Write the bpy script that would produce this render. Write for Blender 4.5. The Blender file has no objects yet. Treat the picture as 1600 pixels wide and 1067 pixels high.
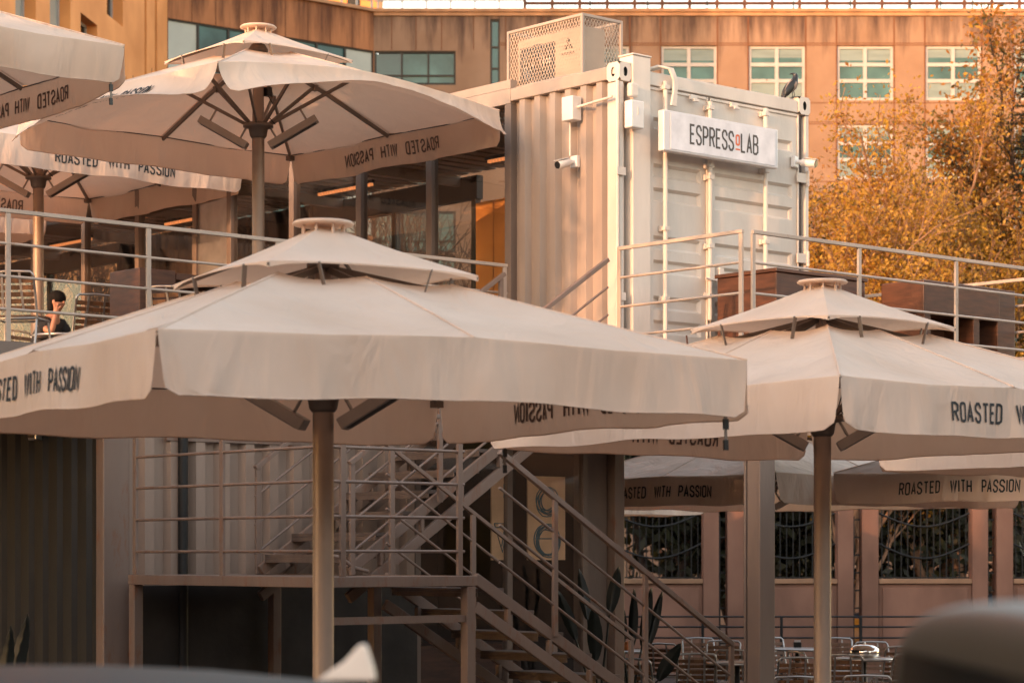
import bpy, bmesh, math, random
from mathutils import Vector, Matrix
R = math.radians
C = bpy.context.scene.collection
random.seed(7)

# ---------------------------------------------------------------- camera
FPX, HZ, CZ = 3622.0, 867.0, 1.6          # focal length in photo pixels, horizon row, eye height
cd = bpy.data.cameras.new('camera'); cam = bpy.data.objects.new('camera', cd); C.objects.link(cam)
cam.location = (0, 0, CZ); cam.rotation_euler = (R(90), 0, 0)
cd.sensor_width = 36; cd.lens = 36 * FPX / 1600; cd.shift_y = (HZ - 533.5) / 1600
cd.clip_start = 0.1; cd.clip_end = 2000
cd.dof.use_dof = True; cd.dof.focus_distance = 21.0; cd.dof.aperture_fstop = 3.2
bpy.context.scene.camera = cam

# ---------------------------------------------------------------- sky, sun, exposure
SUN_EL, SUN_DX, SUN_DY = 8.0, -0.66, -0.75           # elevation and the direction towards the sun
w = bpy.data.worlds.new('World'); bpy.context.scene.world = w; w.use_nodes = True
nt = w.node_tree; nt.nodes.clear()
sky = nt.nodes.new('ShaderNodeTexSky'); sky.sky_type = 'NISHITA'; sky.sun_disc = False
sky.sun_elevation = R(SUN_EL); sky.sun_rotation = math.atan2(SUN_DX, SUN_DY)
sky.dust_density = 0.7; sky.ozone_density = 0.6; sky.air_density = 1.0
tint = nt.nodes.new('ShaderNodeMix'); tint.data_type = 'RGBA'; tint.blend_type = 'MULTIPLY'
tint.inputs['Factor'].default_value = 1.0
tint.inputs['B'].default_value = (1.86, 1.41, 1.17, 1)      # warm white balance of the evening sky
bg = nt.nodes.new('ShaderNodeBackground'); bg.inputs['Strength'].default_value = 0.15
wo = nt.nodes.new('ShaderNodeOutputWorld')
nt.links.new(sky.outputs[0], tint.inputs['A']); nt.links.new(tint.outputs['Result'], bg.inputs['Color'])
nt.links.new(bg.outputs[0], wo.inputs['Surface'])
sd = bpy.data.lights.new('sun', 'SUN'); sun = bpy.data.objects.new('sun', sd); C.objects.link(sun)
sd.energy = 2.0; sd.angle = R(0.5); sd.color = (0.54, 0.275, 0.14)
sv = Vector((SUN_DX, SUN_DY, 0)).normalized() * math.cos(R(SUN_EL)); sv.z = math.sin(R(SUN_EL))
sun.rotation_euler = sv.to_track_quat('Z', 'Y').to_euler(); sun.location = sv * 60
vs = bpy.context.scene.view_settings
vs.view_transform = 'Standard'; vs.look = 'None'; vs.gamma = 1; vs.exposure = 2.05; vs.use_curve_mapping = False
bpy.context.scene.cycles.max_bounces = 8
bpy.context.scene.cycles.transparent_max_bounces = 24
bpy.context.scene.cycles.use_denoising = True

# ---------------------------------------------------------------- materials
def mat(name, col, rough=0.6, metal=0.0, var=0.12, scale=6.0, bump=0.0, bscale=60.0, stretch=(1, 1, 1), col2=None, spec=0.5, alpha=None):
    m = bpy.data.materials.new(name); m.use_nodes = True
    n = m.node_tree.nodes; l = m.node_tree.links; p = n['Principled BSDF']
    p.inputs['Roughness'].default_value = rough; p.inputs['Metallic'].default_value = metal
    p.inputs['Specular IOR Level'].default_value = spec
    tc = n.new('ShaderNodeTexCoord'); mp = n.new('ShaderNodeMapping'); mp.inputs['Scale'].default_value = stretch
    l.new(tc.outputs['Object'], mp.inputs['Vector'])
    no = n.new('ShaderNodeTexNoise'); no.inputs['Scale'].default_value = scale; no.inputs['Detail'].default_value = 6
    l.new(mp.outputs[0], no.inputs['Vector'])
    r = n.new('ShaderNodeValToRGB'); r.color_ramp.elements[0].position = 0.3; r.color_ramp.elements[1].position = 0.7
    c2 = col2 if col2 else tuple(c * (1 - 2 * var) for c in col)
    r.color_ramp.elements[0].color = (*c2, 1); r.color_ramp.elements[1].color = (*[min(1, c * (1 + 0.4 * var)) for c in col], 1)
    l.new(no.outputs['Fac'], r.inputs['Fac']); l.new(r.outputs['Color'], p.inputs['Base Color'])
    if bump:
        nb = n.new('ShaderNodeTexNoise'); nb.inputs['Scale'].default_value = bscale; nb.inputs['Detail'].default_value = 4
        l.new(mp.outputs[0], nb.inputs['Vector'])
        bp = n.new('ShaderNodeBump'); bp.inputs['Strength'].default_value = bump; bp.inputs['Distance'].default_value = 0.02
        l.new(nb.outputs['Fac'], bp.inputs['Height']); l.new(bp.outputs[0], p.inputs['Normal'])
    return m

def painted_metal(name, col, rust=0.62, rough=0.5, rcol=(0.20, 0.075, 0.03)):
    """Cream paint with dirt streaks and some rust breaking through."""
    m = mat(name, col, rough, 0, 0.10, 2.2, 0.12, 25, (1, 1, 0.35))
    n = m.node_tree.nodes; l = m.node_tree.links; p = n['Principled BSDF']
    old = p.inputs['Base Color'].links[0].from_socket
    tc = n.new('ShaderNodeTexCoord'); mp = n.new('ShaderNodeMapping'); mp.inputs['Scale'].default_value = (1, 1, 0.3)
    l.new(tc.outputs['Object'], mp.inputs['Vector'])
    no = n.new('ShaderNodeTexNoise'); no.inputs['Scale'].default_value = 9; no.inputs['Detail'].default_value = 10; no.inputs['Roughness'].default_value = 0.72
    l.new(mp.outputs[0], no.inputs['Vector'])
    mr = n.new('ShaderNodeMapRange'); mr.inputs['From Min'].default_value = rust; mr.inputs['From Max'].default_value = rust + 0.14
    mr.inputs['To Max'].default_value = 0.75
    l.new(no.outputs['Fac'], mr.inputs['Value'])
    mx = n.new('ShaderNodeMix'); mx.data_type = 'RGBA'
    l.new(mr.outputs[0], mx.inputs['Factor']); l.new(old, mx.inputs['A']); mx.inputs['B'].default_value = (*rcol, 1)
    l.new(mx.outputs['Result'], p.inputs['Base Color'])
    return m

def fabric(name, col, trans=0.3):
    m = mat(name, col, 0.85, 0, 0.05, 1.1, 0.10, 7.0, col2=tuple(c * f for c, f in zip(col, (0.86, 0.82, 0.78))), spec=0.2)
    n = m.node_tree.nodes; l = m.node_tree.links; p = n['Principled BSDF']
    t = n.new('ShaderNodeBsdfTranslucent'); t.inputs['Color'].default_value = (col[0], col[1] * 0.76, col[2] * 0.62, 1)
    mx = n.new('ShaderNodeMixShader'); mx.inputs[0].default_value = trans
    l.new(p.outputs[0], mx.inputs[1]); l.new(t.outputs[0], mx.inputs[2]); l.new(mx.outputs[0], n['Material Output'].inputs['Surface'])
    # long soft creases of stretched cloth
    ms = n.new('ShaderNodeMapping'); ms.inputs['Scale'].default_value = (1.0, 1.0, 0.30); ms.inputs['Rotation'].default_value = (0.25, 0.1, 0.4)
    tcx = n.new('ShaderNodeTexCoord'); l.new(tcx.outputs['Object'], ms.inputs['Vector'])
    cr_ = n.new('ShaderNodeTexNoise'); cr_.inputs['Scale'].default_value = 3.2; cr_.inputs['Detail'].default_value = 3; cr_.inputs['Distortion'].default_value = 0.8
    l.new(ms.outputs[0], cr_.inputs['Vector'])
    bc = n.new('ShaderNodeBump'); bc.inputs['Strength'].default_value = 0.6; bc.inputs['Distance'].default_value = 0.09
    l.new(cr_.outputs['Fac'], bc.inputs['Height']); l.new(p.inputs['Normal'].links[0].from_socket, bc.inputs['Normal']); l.new(bc.outputs[0], p.inputs['Normal'])
    # fine weave
    wv = n.new('ShaderNodeTexNoise'); wv.inputs['Scale'].default_value = 180
    bp = n.new('ShaderNodeBump'); bp.inputs['Strength'].default_value = 0.12; bp.inputs['Distance'].default_value = 0.004
    l.new(wv.outputs['Fac'], bp.inputs['Height'])
    prev = p.inputs['Normal'].links[0].from_socket
    l.new(prev, bp.inputs['Normal']); l.new(bp.outputs[0], p.inputs['Normal'])
    return m

def glass(name, tintc=(0.8, 0.85, 0.82), refl=0.10):
    m = bpy.data.materials.new(name); m.use_nodes = True
    n = m.node_tree.nodes; l = m.node_tree.links; n.remove(n['Principled BSDF'])
    tr = n.new('ShaderNodeBsdfTransparent'); tr.inputs['Color'].default_value = (*tintc, 1)
    gl = n.new('ShaderNodeBsdfGlossy'); gl.inputs['Roughness'].default_value = 0.02
    lw = n.new('ShaderNodeLayerWeight'); lw.inputs['Blend'].default_value = 0.5
    fr = n.new('ShaderNodeMath'); fr.operation = 'POWER'; fr.inputs[1].default_value = 5.0; l.new(lw.outputs['Facing'], fr.inputs[0])
    ad = n.new('ShaderNodeMath'); ad.operation = 'ADD'; ad.inputs[1].default_value = refl; ad.use_clamp = True
    mx = n.new('ShaderNodeMixShader')
    l.new(fr.outputs[0], ad.inputs[0]); l.new(ad.outputs[0], mx.inputs[0]); l.new(tr.outputs[0], mx.inputs[1]); l.new(gl.outputs[0], mx.inputs[2])
    l.new(mx.outputs[0], n['Material Output'].inputs['Surface'])
    return m

def lamp_mat(name, col, strength):
    m = mat(name, col, 0.5); p = m.node_tree.nodes['Principled BSDF']
    p.inputs['Emission Color'].default_value = (*col, 1); p.inputs['Emission Strength'].default_value = strength
    return m

def plaster(name, col, stain_top, stain_len):
    """Plaster panels with dark rain streaks running down from the parapet (object z)."""
    m = mat(name, col, 0.9, 0, 0.10, 0.9, 0.15, 9, col2=(col[0] * 0.80, col[1] * 0.74, col[2] * 0.68))
    n = m.node_tree.nodes; l = m.node_tree.links; p = n['Principled BSDF']
    old = p.inputs['Base Color'].links[0].from_socket
    tc = n.new('ShaderNodeTexCoord'); sp = n.new('ShaderNodeSeparateXYZ'); l.new(tc.outputs['Object'], sp.inputs[0])
    mp = n.new('ShaderNodeMapping'); mp.inputs['Scale'].default_value = (1, 1, 0.12); l.new(tc.outputs['Object'], mp.inputs['Vector'])
    no = n.new('ShaderNodeTexNoise'); no.inputs['Scale'].default_value = 1.7; no.inputs['Detail'].default_value = 8; no.inputs['Roughness'].default_value = 0.65
    l.new(mp.outputs[0], no.inputs['Vector'])
    g = n.new('ShaderNodeMapRange'); g.inputs['From Min'].default_value = stain_top - stain_len; g.inputs['From Max'].default_value = stain_top
    g.inputs['To Min'].default_value = -0.16; g.inputs['To Max'].default_value = 0.17
    l.new(sp.outputs['Z'], g.inputs['Value'])
    ad = n.new('ShaderNodeMath'); ad.operation = 'ADD'; l.new(no.outputs['Fac'], ad.inputs[0]); l.new(g.outputs[0], ad.inputs[1])
    mr = n.new('ShaderNodeMapRange'); mr.inputs['From Min'].default_value = 0.52; mr.inputs['From Max'].default_value = 0.72; mr.inputs['To Max'].default_value = 0.9
    l.new(ad.outputs[0], mr.inputs['Value'])
    mx = n.new('ShaderNodeMix'); mx.data_type = 'RGBA'; l.new(mr.outputs[0], mx.inputs['Factor']); l.new(old, mx.inputs['A'])
    mx.inputs['B'].default_value = (col[0] * 0.20, col[1] * 0.17, col[2] * 0.2, 1)
    l.new(mx.outputs['Result'], p.inputs['Base Color'])
    return m

M = {}
M['canvas'] = fabric('cream_canvas', (0.80, 0.655, 0.545), 0.26)
M['print'] = mat('dark_print', (0.03, 0.033, 0.035), 0.8, 0, 0.1)
M['print_back'] = mat('print_seen_through_canvas', (0.17, 0.12, 0.10), 0.9, 0, 0.1)
M['seam'] = mat('dark_seam', (0.10, 0.075, 0.065), 0.9)
M['frame'] = mat('umbrella_frame_metal', (0.20, 0.165, 0.14), 0.45, 0.5, 0.08)
M['pole'] = mat('umbrella_pole_metal', (0.32, 0.24, 0.19), 0.45, 0.15, 0.06, bump=0.04, bscale=30)
M['heater'] = mat('heater_body', (0.42, 0.37, 0.33), 0.4, 0.4, 0.06)
M['acbeige'] = mat('beige_casing_paint', (0.46, 0.36, 0.28), 0.5, 0, 0.08, 3)
M['black'] = mat('black_plastic', (0.014, 0.015, 0.016), 0.35, 0, 0.05)
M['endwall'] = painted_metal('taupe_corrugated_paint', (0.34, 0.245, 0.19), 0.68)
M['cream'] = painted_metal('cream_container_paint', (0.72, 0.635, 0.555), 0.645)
M['creamdim'] = painted_metal('dimmed_cream_paint', (0.385, 0.31, 0.26), 0.72)  # container cream darkened in colour for its less lit side
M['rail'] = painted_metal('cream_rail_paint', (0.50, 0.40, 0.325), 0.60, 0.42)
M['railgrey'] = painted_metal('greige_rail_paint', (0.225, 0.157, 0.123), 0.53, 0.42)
M['steel'] = mat('galvanised_steel', (0.5, 0.48, 0.46), 0.35, 0.85, 0.1)
M['chrome'] = mat('polished_steel', (0.8, 0.77, 0.73), 0.07, 1.0, 0.02)
M['shade_cont'] = mat('shade_dark_container_paint', (0.014, 0.0135, 0.012), 0.55, 0, 0.15, 3, 0.06, 30)  # shade on the container's long side is put into this near-black colour
M['shadepanel'] = mat('painted_shade_brown', (0.042, 0.035, 0.030), 0.7, 0, 0.3, 2, 0.1, 20)  # colour stands in for the shade under the landing
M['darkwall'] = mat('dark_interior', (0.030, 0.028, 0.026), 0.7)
M['greyceil'] = mat('grey_ceiling_metal', (0.26, 0.20, 0.16), 0.6)
M['tread'] = mat('dark_tread_steel', (0.15, 0.11, 0.09), 0.6, 0.2, 0.2, 5)
M['brown_post'] = painted_metal('taupe_post_paint', (0.21, 0.155, 0.125), 0.68)
M['wood'] = mat('brown_wood', (0.105, 0.038, 0.017), 0.5, 0, 0.25, 4, 0.12, 30, (1, 1, 6))
M['slat'] = mat('varnished_slat', (0.20, 0.095, 0.045), 0.45, 0, 0.22, 6, 0.08, 30, (8, 1, 1))
M['white'] = mat('white_plastic', (0.74, 0.71, 0.68), 0.4, 0, 0.04)
M['signface'] = lamp_mat('backlit_sign_face', (0.66, 0.635, 0.645), 0.05)
M['signside'] = mat('white_sign_side', (0.66, 0.64, 0.65), 0.35, 0, 0.03)
M['signgrey'] = mat('grey_sign_letters', (0.085, 0.072, 0.065), 0.6)
M['signorange'] = mat('orange_sign_letter', (0.75, 0.17, 0.06), 0.6)
M['glass'] = glass('shop_glass', (0.965, 0.95, 0.93), 0.045)
M['pane'] = mat('teal_window_pane', (0.066, 0.155, 0.165), 0.2, 0, 0.35, 0.8, spec=0.3)
M['pane_deep'] = mat('deep_teal_pane', (0.012, 0.075, 0.08), 0.10, 0, 0.3, 0.6, spec=0.5)
M['blind'] = mat('pale_window_blind', (0.185, 0.25, 0.265), 0.4, 0, 0.12, 1.2, spec=0.25, stretch=(1, 1, 6))
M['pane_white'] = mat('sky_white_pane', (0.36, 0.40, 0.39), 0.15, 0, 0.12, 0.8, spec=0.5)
M['winframe'] = mat('pale_window_frame', (0.38, 0.37, 0.385), 0.5, 0, 0.06)
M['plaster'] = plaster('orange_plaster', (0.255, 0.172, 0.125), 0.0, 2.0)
M['plaster_sunlit'] = plaster('sunlit_orange_plaster', (0.72, 0.32, 0.115), 8.0, 1.5)  # sunlit brightness of the left wing is put into this colour
M['plaster_shade'] = plaster('shaded_orange_plaster', (0.36, 0.165, 0.08), 0.0, 2.4)  # weaker grazing light on the middle wing is put into this colour
M['joint'] = mat('panel_joint', (0.14, 0.055, 0.025), 0.9)
M['coping'] = mat('stone_coping', (0.42, 0.24, 0.14), 0.9, 0, 0.2, 2)
M['houseface'] = mat('dull_house_plaster', (0.16, 0.11, 0.085), 0.9, 0, 0.15, 0.8)
M['pinkwall'] = mat('pink_plaster_wall', (0.31, 0.16, 0.108), 0.9, 0, 0.20, 1.3, 0.15, 12, (1, 1, 0.5))
M['iron'] = mat('black_iron', (0.02, 0.02, 0.02), 0.5, 0.3, 0.1)
M['rust'] = mat('rust_brown_metal', (0.12, 0.05, 0.03), 0.7, 0.2, 0.2)
M['asphalt'] = mat('dark_paving', (0.085, 0.055, 0.042), 0.9, 0, 0.2, 1.2, 0.3, 40)
M['leafgreen'] = mat('dark_glossy_leaf', (0.008, 0.012, 0.009), 0.45, 0, 0.2, 5)
M['skin'] = mat('skin', (0.42, 0.20, 0.12), 0.5, 0, 0.06, 8)
M['hair'] = mat('black_hair', (0.012, 0.010, 0.009), 0.8, 0, 0.2, 40, 0.3, 90, (1, 1, 0.2), spec=0.15)
M['shirt'] = mat('black_cloth', (0.02, 0.021, 0.024), 0.85, 0, 0.15, 12, 0.2, 60)
M['grey_cloth'] = mat('grey_cloth', (0.22, 0.23, 0.26), 0.85, 0, 0.15, 12, 0.2, 60)
M['cup'] = mat('orange_paper_cup', (0.62, 0.20, 0.06), 0.6, 0, 0.06)
M['paper'] = mat('tan_poster_board', (0.86, 0.58, 0.37), 0.8, 0, 0.12, 3)
M['ink'] = mat('blue_ink', (0.09, 0.19, 0.25), 0.7)
M['bark'] = mat('pale_bark', (0.34, 0.19, 0.11), 0.85, 0, 0.25, 14, 0.3, 40, (1, 1, 0.3))
M['bark_dark'] = mat('dark_bark', (0.05, 0.032, 0.024), 0.9, 0, 0.25, 14, 0.3, 40, (1, 1, 0.3))
M['led'] = lamp_mat('warm_led', (1.0, 0.36, 0.12), 0.17)
M['carpaint'] = mat('dark_car_paint', (0.012, 0.012, 0.012), 0.5, 0.0, 0.05, spec=0.10)
M['suvpaint'] = mat('grey_suv_paint', (0.015, 0.0135, 0.013), 0.4, 0.0, 0.05, spec=0.25)
M['carglass'] = mat('tinted_car_glass', (0.006, 0.007, 0.007), 0.12, 0, 0.05, spec=0.25)
M['tyre'] = mat('tyre_rubber', (0.02, 0.02, 0.02), 0.85)
M['silver'] = mat('pearl_fin', (0.72, 0.62, 0.52), 0.4, 0.1, 0.05)
M['redlight'] = mat('red_tail_lens', (0.30, 0.015, 0.012), 0.15)
M['taxi'] = mat('yellow_van_paint', (0.36, 0.13, 0.01), 0.35, 0, 0.06)
M['bluecar'] = mat('blue_car_paint', (0.012, 0.02, 0.032), 0.3, 0.2, 0.06)
M['orange_in'] = mat('ochre_panel', (0.60, 0.27, 0.06), 0.7, 0, 0.1, 2)
def leafmat(name, col):
    m = mat(name, col, 0.6, 0, 0.25, 3.0)
    n = m.node_tree.nodes; l = m.node_tree.links; p = n['Principled BSDF']
    t = n.new('ShaderNodeBsdfTranslucent'); t.inputs['Color'].default_value = (*[min(1, c * 1.5) for c in col], 1)
    mx = n.new('ShaderNodeMixShader'); mx.inputs[0].default_value = 0.35
    l.new(p.outputs[0], mx.inputs[1]); l.new(t.outputs[0], mx.inputs[2]); l.new(mx.outputs[0], n['Material Output'].inputs['Surface'])
    return m
M['leaf_gold'] = leafmat('golden_leaf', (0.44, 0.24, 0.03))
M['leaf_amber'] = leafmat('amber_leaf', (0.30, 0.125, 0.018))
M['leaf_olive'] = leafmat('olive_leaf', (0.085, 0.072, 0.018))
M['leaf_dark'] = leafmat('evergreen_leaf', (0.034, 0.038, 0.018))

# ---------------------------------------------------------------- mesh helpers
class MB:
    def __init__(self): self.v = []; self.f = []; self.mi = []; self.sm = []; self.cur = 0
    def add(self, vs, fs, smooth=False):
        o = len(self.v); self.v += [tuple(p) for p in vs]
        for f in fs: self.f.append(tuple(i + o for i in f)); self.mi.append(self.cur); self.sm.append(smooth)
        return self
    def hexa(self, p):
        return self.add(p, [(0, 3, 2, 1), (4, 5, 6, 7), (0, 1, 5, 4), (1, 2, 6, 5), (2, 3, 7, 6), (3, 0, 4, 7)])
    def box(self, x0, x1, y0, y1, z0, z1):
        return self.hexa([(x0, y0, z0), (x1, y0, z0), (x1, y1, z0), (x0, y1, z0), (x0, y0, z1), (x1, y0, z1), (x1, y1, z1), (x0, y1, z1)])
    def cbox(self, c, s, rot=None):
        h = [k / 2 for k in s]; pts = []
        for z in (-1, 1):
            for x, y in ((-1, -1), (1, -1), (1, 1), (-1, 1)):
                p = Vector((x * h[0], y * h[1], z * h[2]))
                if rot is not None: p = rot @ p
                pts.append(p + Vector(c))
        return self.hexa(pts)
    def bar(self, a, b, w_, h_, up=(0, 0, 1)):
        a = Vector(a); b = Vector(b); d = (b - a).normalized(); u = Vector(up)
        if abs(d.dot(u)) > 0.98: u = Vector((0, 1, 0))
        x = d.cross(u).normalized(); u = x.cross(d).normalized(); pts = []
        for p in (a, b):
            for sx, sz in ((-1, -1), (1, -1), (1, 1), (-1, 1)): pts.append(p + x * sx * w_ / 2 + u * sz * h_ / 2)
        return self.hexa(pts)
    def tube(self, pts, r, n=8, caps=True):
        pts = [Vector(p) for p in pts]; rr = r if isinstance(r, (list, tuple)) else [r] * len(pts)
        vs = []; fs = []; prev = None
        for i, p in enumerate(pts):
            d = (pts[min(i + 1, len(pts) - 1)] - pts[max(i - 1, 0)])
            d = d.normalized() if d.length > 1e-9 else Vector((0, 0, 1))
            if prev is None:
                a = Vector((0, 0, 1)) if abs(d.z) < 0.9 else Vector((1, 0, 0))
                x = d.cross(a).normalized()
            else:
                x = (prev - d * prev.dot(d)); x = x.normalized() if x.length > 1e-6 else d.orthogonal().normalized()
            prev = x; y = d.cross(x)
            for k in range(n):
                a = 2 * math.pi * k / n; vs.append(p + (x * math.cos(a) + y * math.sin(a)) * rr[i])
        for i in range(len(pts) - 1):
            for k in range(n):
                k2 = (k + 1) % n; fs.append((i * n + k, i * n + k2, (i + 1) * n + k2, (i + 1) * n + k))
        self.add(vs, fs, True)
        if caps:
            o = len(vs)
            self.add(vs[:n], [tuple(range(n - 1, -1, -1))]); self.add(vs[-n:], [tuple(range(n))])
        return self
    def lathe(self, prof, n=20, c=(0, 0, 0), smooth=True):
        vs = []; fs = []; m = len(prof)
        for k in range(n):
            a = 2 * math.pi * k / n
            for r_, z in prof: vs.append((c[0] + r_ * math.cos(a), c[1] + r_ * math.sin(a), c[2] + z))
        for k in range(n):
            k2 = (k + 1) % n
            for j in range(m - 1): fs.append((k * m + j, k2 * m + j, k2 * m + j + 1, k * m + j + 1))
        return self.add(vs, fs, smooth)
    def grid(self, fn, nu, nv, smooth=True):
        vs = [fn(i / nu, j / nv) for j in range(nv + 1) for i in range(nu + 1)]
        fs = [(j * (nu + 1) + i, j * (nu + 1) + i + 1, (j + 1) * (nu + 1) + i + 1, (j + 1) * (nu + 1) + i) for j in range(nv) for i in range(nu)]
        return self.add(vs, fs, smooth)
    def prism(self, poly, axis, a0, a1):
        """Extrude a 2D polygon along axis ('x','y','z') from a0 to a1."""
        def P(p, a): return {'x': (a, p[0], p[1]), 'y': (p[0], a, p[1]), 'z': (p[0], p[1], a)}[axis]
        n = len(poly); vs = [P(p, a0) for p in poly] + [P(p, a1) for p in poly]
        fs = [tuple(range(n - 1, -1, -1)), tuple(range(n, 2 * n))] + [(i, (i + 1) % n, n + (i + 1) % n, n + i) for i in range(n)]
        return self.add(vs, fs)
    def ellipsoid(self, c, r, n=14, m=9, rot=None):
        def fn(u, v):
            a = 2 * math.pi * u; b = math.pi * (v - 0.5)
            p = Vector((r[0] * math.cos(a) * math.cos(b), r[1] * math.sin(a) * math.cos(b), r[2] * math.sin(b)))
            return (rot @ p if rot is not None else p) + Vector(c)
        return self.grid(fn, n, m)
    def obj(self, name, mats, parent=None, bevel=0.0, loc=None, rz=0.0, fix=True):
        me = bpy.data.meshes.new(name); me.from_pydata(self.v, [], self.f)
        for m in (mats if isinstance(mats, (list, tuple)) else [mats]): me.materials.append(m)
        me.polygons.foreach_set('material_index', self.mi); me.polygons.foreach_set('use_smooth', self.sm)
        me.update()
        if fix:
            b = bmesh.new(); b.from_mesh(me); bmesh.ops.recalc_face_normals(b, faces=b.faces); b.to_mesh(me); b.free()
        o = bpy.data.objects.new(name, me); C.objects.link(o)
        if parent is not None: o.parent = parent
        if loc is not None: o.location = loc
        o.rotation_euler.z = rz
        if bevel:
            bm_ = o.modifiers.new('bevel', 'BEVEL'); bm_.width = bevel; bm_.segments = 2; bm_.limit_method = 'ANGLE'; bm_.angle_limit = R(40)
        return o

def tag(o, label, cat, group=None, kind=None):
    if label: o['label'] = label
    if cat: o['category'] = cat
    if group: o['group'] = group
    if kind: o['kind'] = kind
    return o
def thing(name, label, cat, loc=(0, 0, 0), rz=0.0, group=None):
    o = bpy.data.objects.new(name, None); C.objects.link(o); o.empty_display_size = 0.2
    o.location = loc; o.rotation_euler = (0, 0, rz)
    return tag(o, label, cat, group)
def dup(root, loc, rz, label, group=None):
    r = root.copy(); C.objects.link(r); r.location = loc; r.rotation_euler = (0, 0, rz); r['label'] = label
    if group: r['group'] = group
    for ch in list(root.children):
        c = ch.copy(); C.objects.link(c); c.parent = r
        for g in list(ch.children):
            d = g.copy(); C.objects.link(d); d.parent = c
    return r

# the container yard's own axes: s runs to the back right, t to the back left
A0 = R(41.5); OX, OY = -1.475, 18.1
def W(s, t, z=0.0):
    return Vector((OX + s * math.cos(A0) - t * math.sin(A0), OY + s * math.sin(A0) + t * math.cos(A0), z))
def at(px, d): return (px - 800) * d / FPX          # X of a photo column at distance d
def zat(py, d): return CZ + (HZ - py) * d / FPX
GZ = -0.35                                             # terrace level
DZ = 3.39                                              # upper deck level

# ---------------------------------------------------------------- lettering (stroke capitals)
O_ = [(.3, 0), (.06, .06), (0, .18), (0, .82), (.06, .94), (.3, 1), (.7, 1), (.94, .94), (1, .82), (1, .18), (.94, .06), (.7, 0), (.3, 0)]
GL = {
 'A': (1, [[(0, 0), (.5, 1), (1, 0)], [(.2, .3), (.8, .3)]]),
 'B': (1, [[(0, 0), (0, 1), (.65, 1), (.95, .88), (.95, .64), (.65, .53), (0, .53)], [(.65, .53), (1, .42), (1, .12), (.65, 0), (0, 0)]]),
 'C': (1, [[(1, .75), (1, .85), (.7, 1), (.3, 1), (0, .85), (0, .15), (.3, 0), (.7, 0), (1, .15), (1, .25)]]),
 'D': (1, [[(0, 0), (0, 1), (.6, 1), (.93, .92), (1, .8), (1, .2), (.93, .08), (.6, 0), (0, 0)]]),
 'E': (.9, [[(1, 1), (0, 1), (0, 0), (1, 0)], [(0, .52), (.85, .52)]]),
 'H': (1, [[(0, 0), (0, 1)], [(1, 0), (1, 1)], [(0, .5), (1, .5)]]),
 'I': (.0, [[(0, 0), (0, 1)]]),
 'L': (.85, [[(0, 1), (0, 0), (1, 0)]]),
 'M': (1.3, [[(0, 0), (0, 1), (.5, .3), (1, 1), (1, 0)]]),
 'N': (1, [[(0, 0), (0, 1), (1, 0), (1, 1)]]),
 'O': (1, [O_]),
 'P': (1, [[(0, 0), (0, 1), (.65, 1), (1, .88), (1, .58), (.65, .46), (0, .46)]]),
 'R': (1, [[(0, 0), (0, 1), (.65, 1), (1, .88), (1, .62), (.65, .5), (0, .5)], [(.55, .5), (1, 0)]]),
 'S': (1, [[(1, .74), (1, .84), (.72, 1), (.28, 1), (0, .86), (0, .68), (.15, .58), (.85, .42), (1, .3), (1, .14), (.72, 0), (.28, 0), (0, .16), (0, .26)]]),
 'T': (1, [[(0, 1), (1, 1)], [(.5, 0), (.5, 1)]]),
 'U': (1, [[(0, 1), (0, .15), (.3, 0), (.7, 0), (1, .15), (1, 1)]]),
 'W': (1.35, [[(0, 1), (.25, 0), (.5, .95), (.75, 0), (1, 1)]]),
}
def ribbon(pts, sw):
    """2D stroke -> (left, right) outline points with mitred joins."""
    n = len(pts); closed = (abs(pts[0][0] - pts[-1][0]) + abs(pts[0][1] - pts[-1][1])) < 1e-6
    out = []
    for i in range(n):
        if closed and i in (0, n - 1): a, b, c = pts[n - 2], pts[0], pts[1]
        else: a, b, c = pts[max(i - 1, 0)], pts[i], pts[min(i + 1, n - 1)]
        d1 = Vector((b[0] - a[0], b[1] - a[1])); d2 = Vector((c[0] - b[0], c[1] - b[1]))
        if d1.length < 1e-9: d1 = d2
        if d2.length < 1e-9: d2 = d1
        d1.normalize(); d2.normalize(); n1 = Vector((-d1.y, d1.x)); n2 = Vector((-d2.y, d2.x))
        m = n1 + n2
        m = m.normalized() if m.length > 1e-4 else n1
        k = sw / 2 / max(0.45, m.dot(n1)); bx = Vector(b)
        if not closed and i == 0: bx = bx - d1 * 0
        out.append((bx + m * k, bx - m * k))
    return out
def text_width(txt, h, lw, gap, space):
    x = 0
    for ch in txt: x += space if ch == ' ' else GL[ch][0] * lw + gap
    return x - gap
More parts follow.
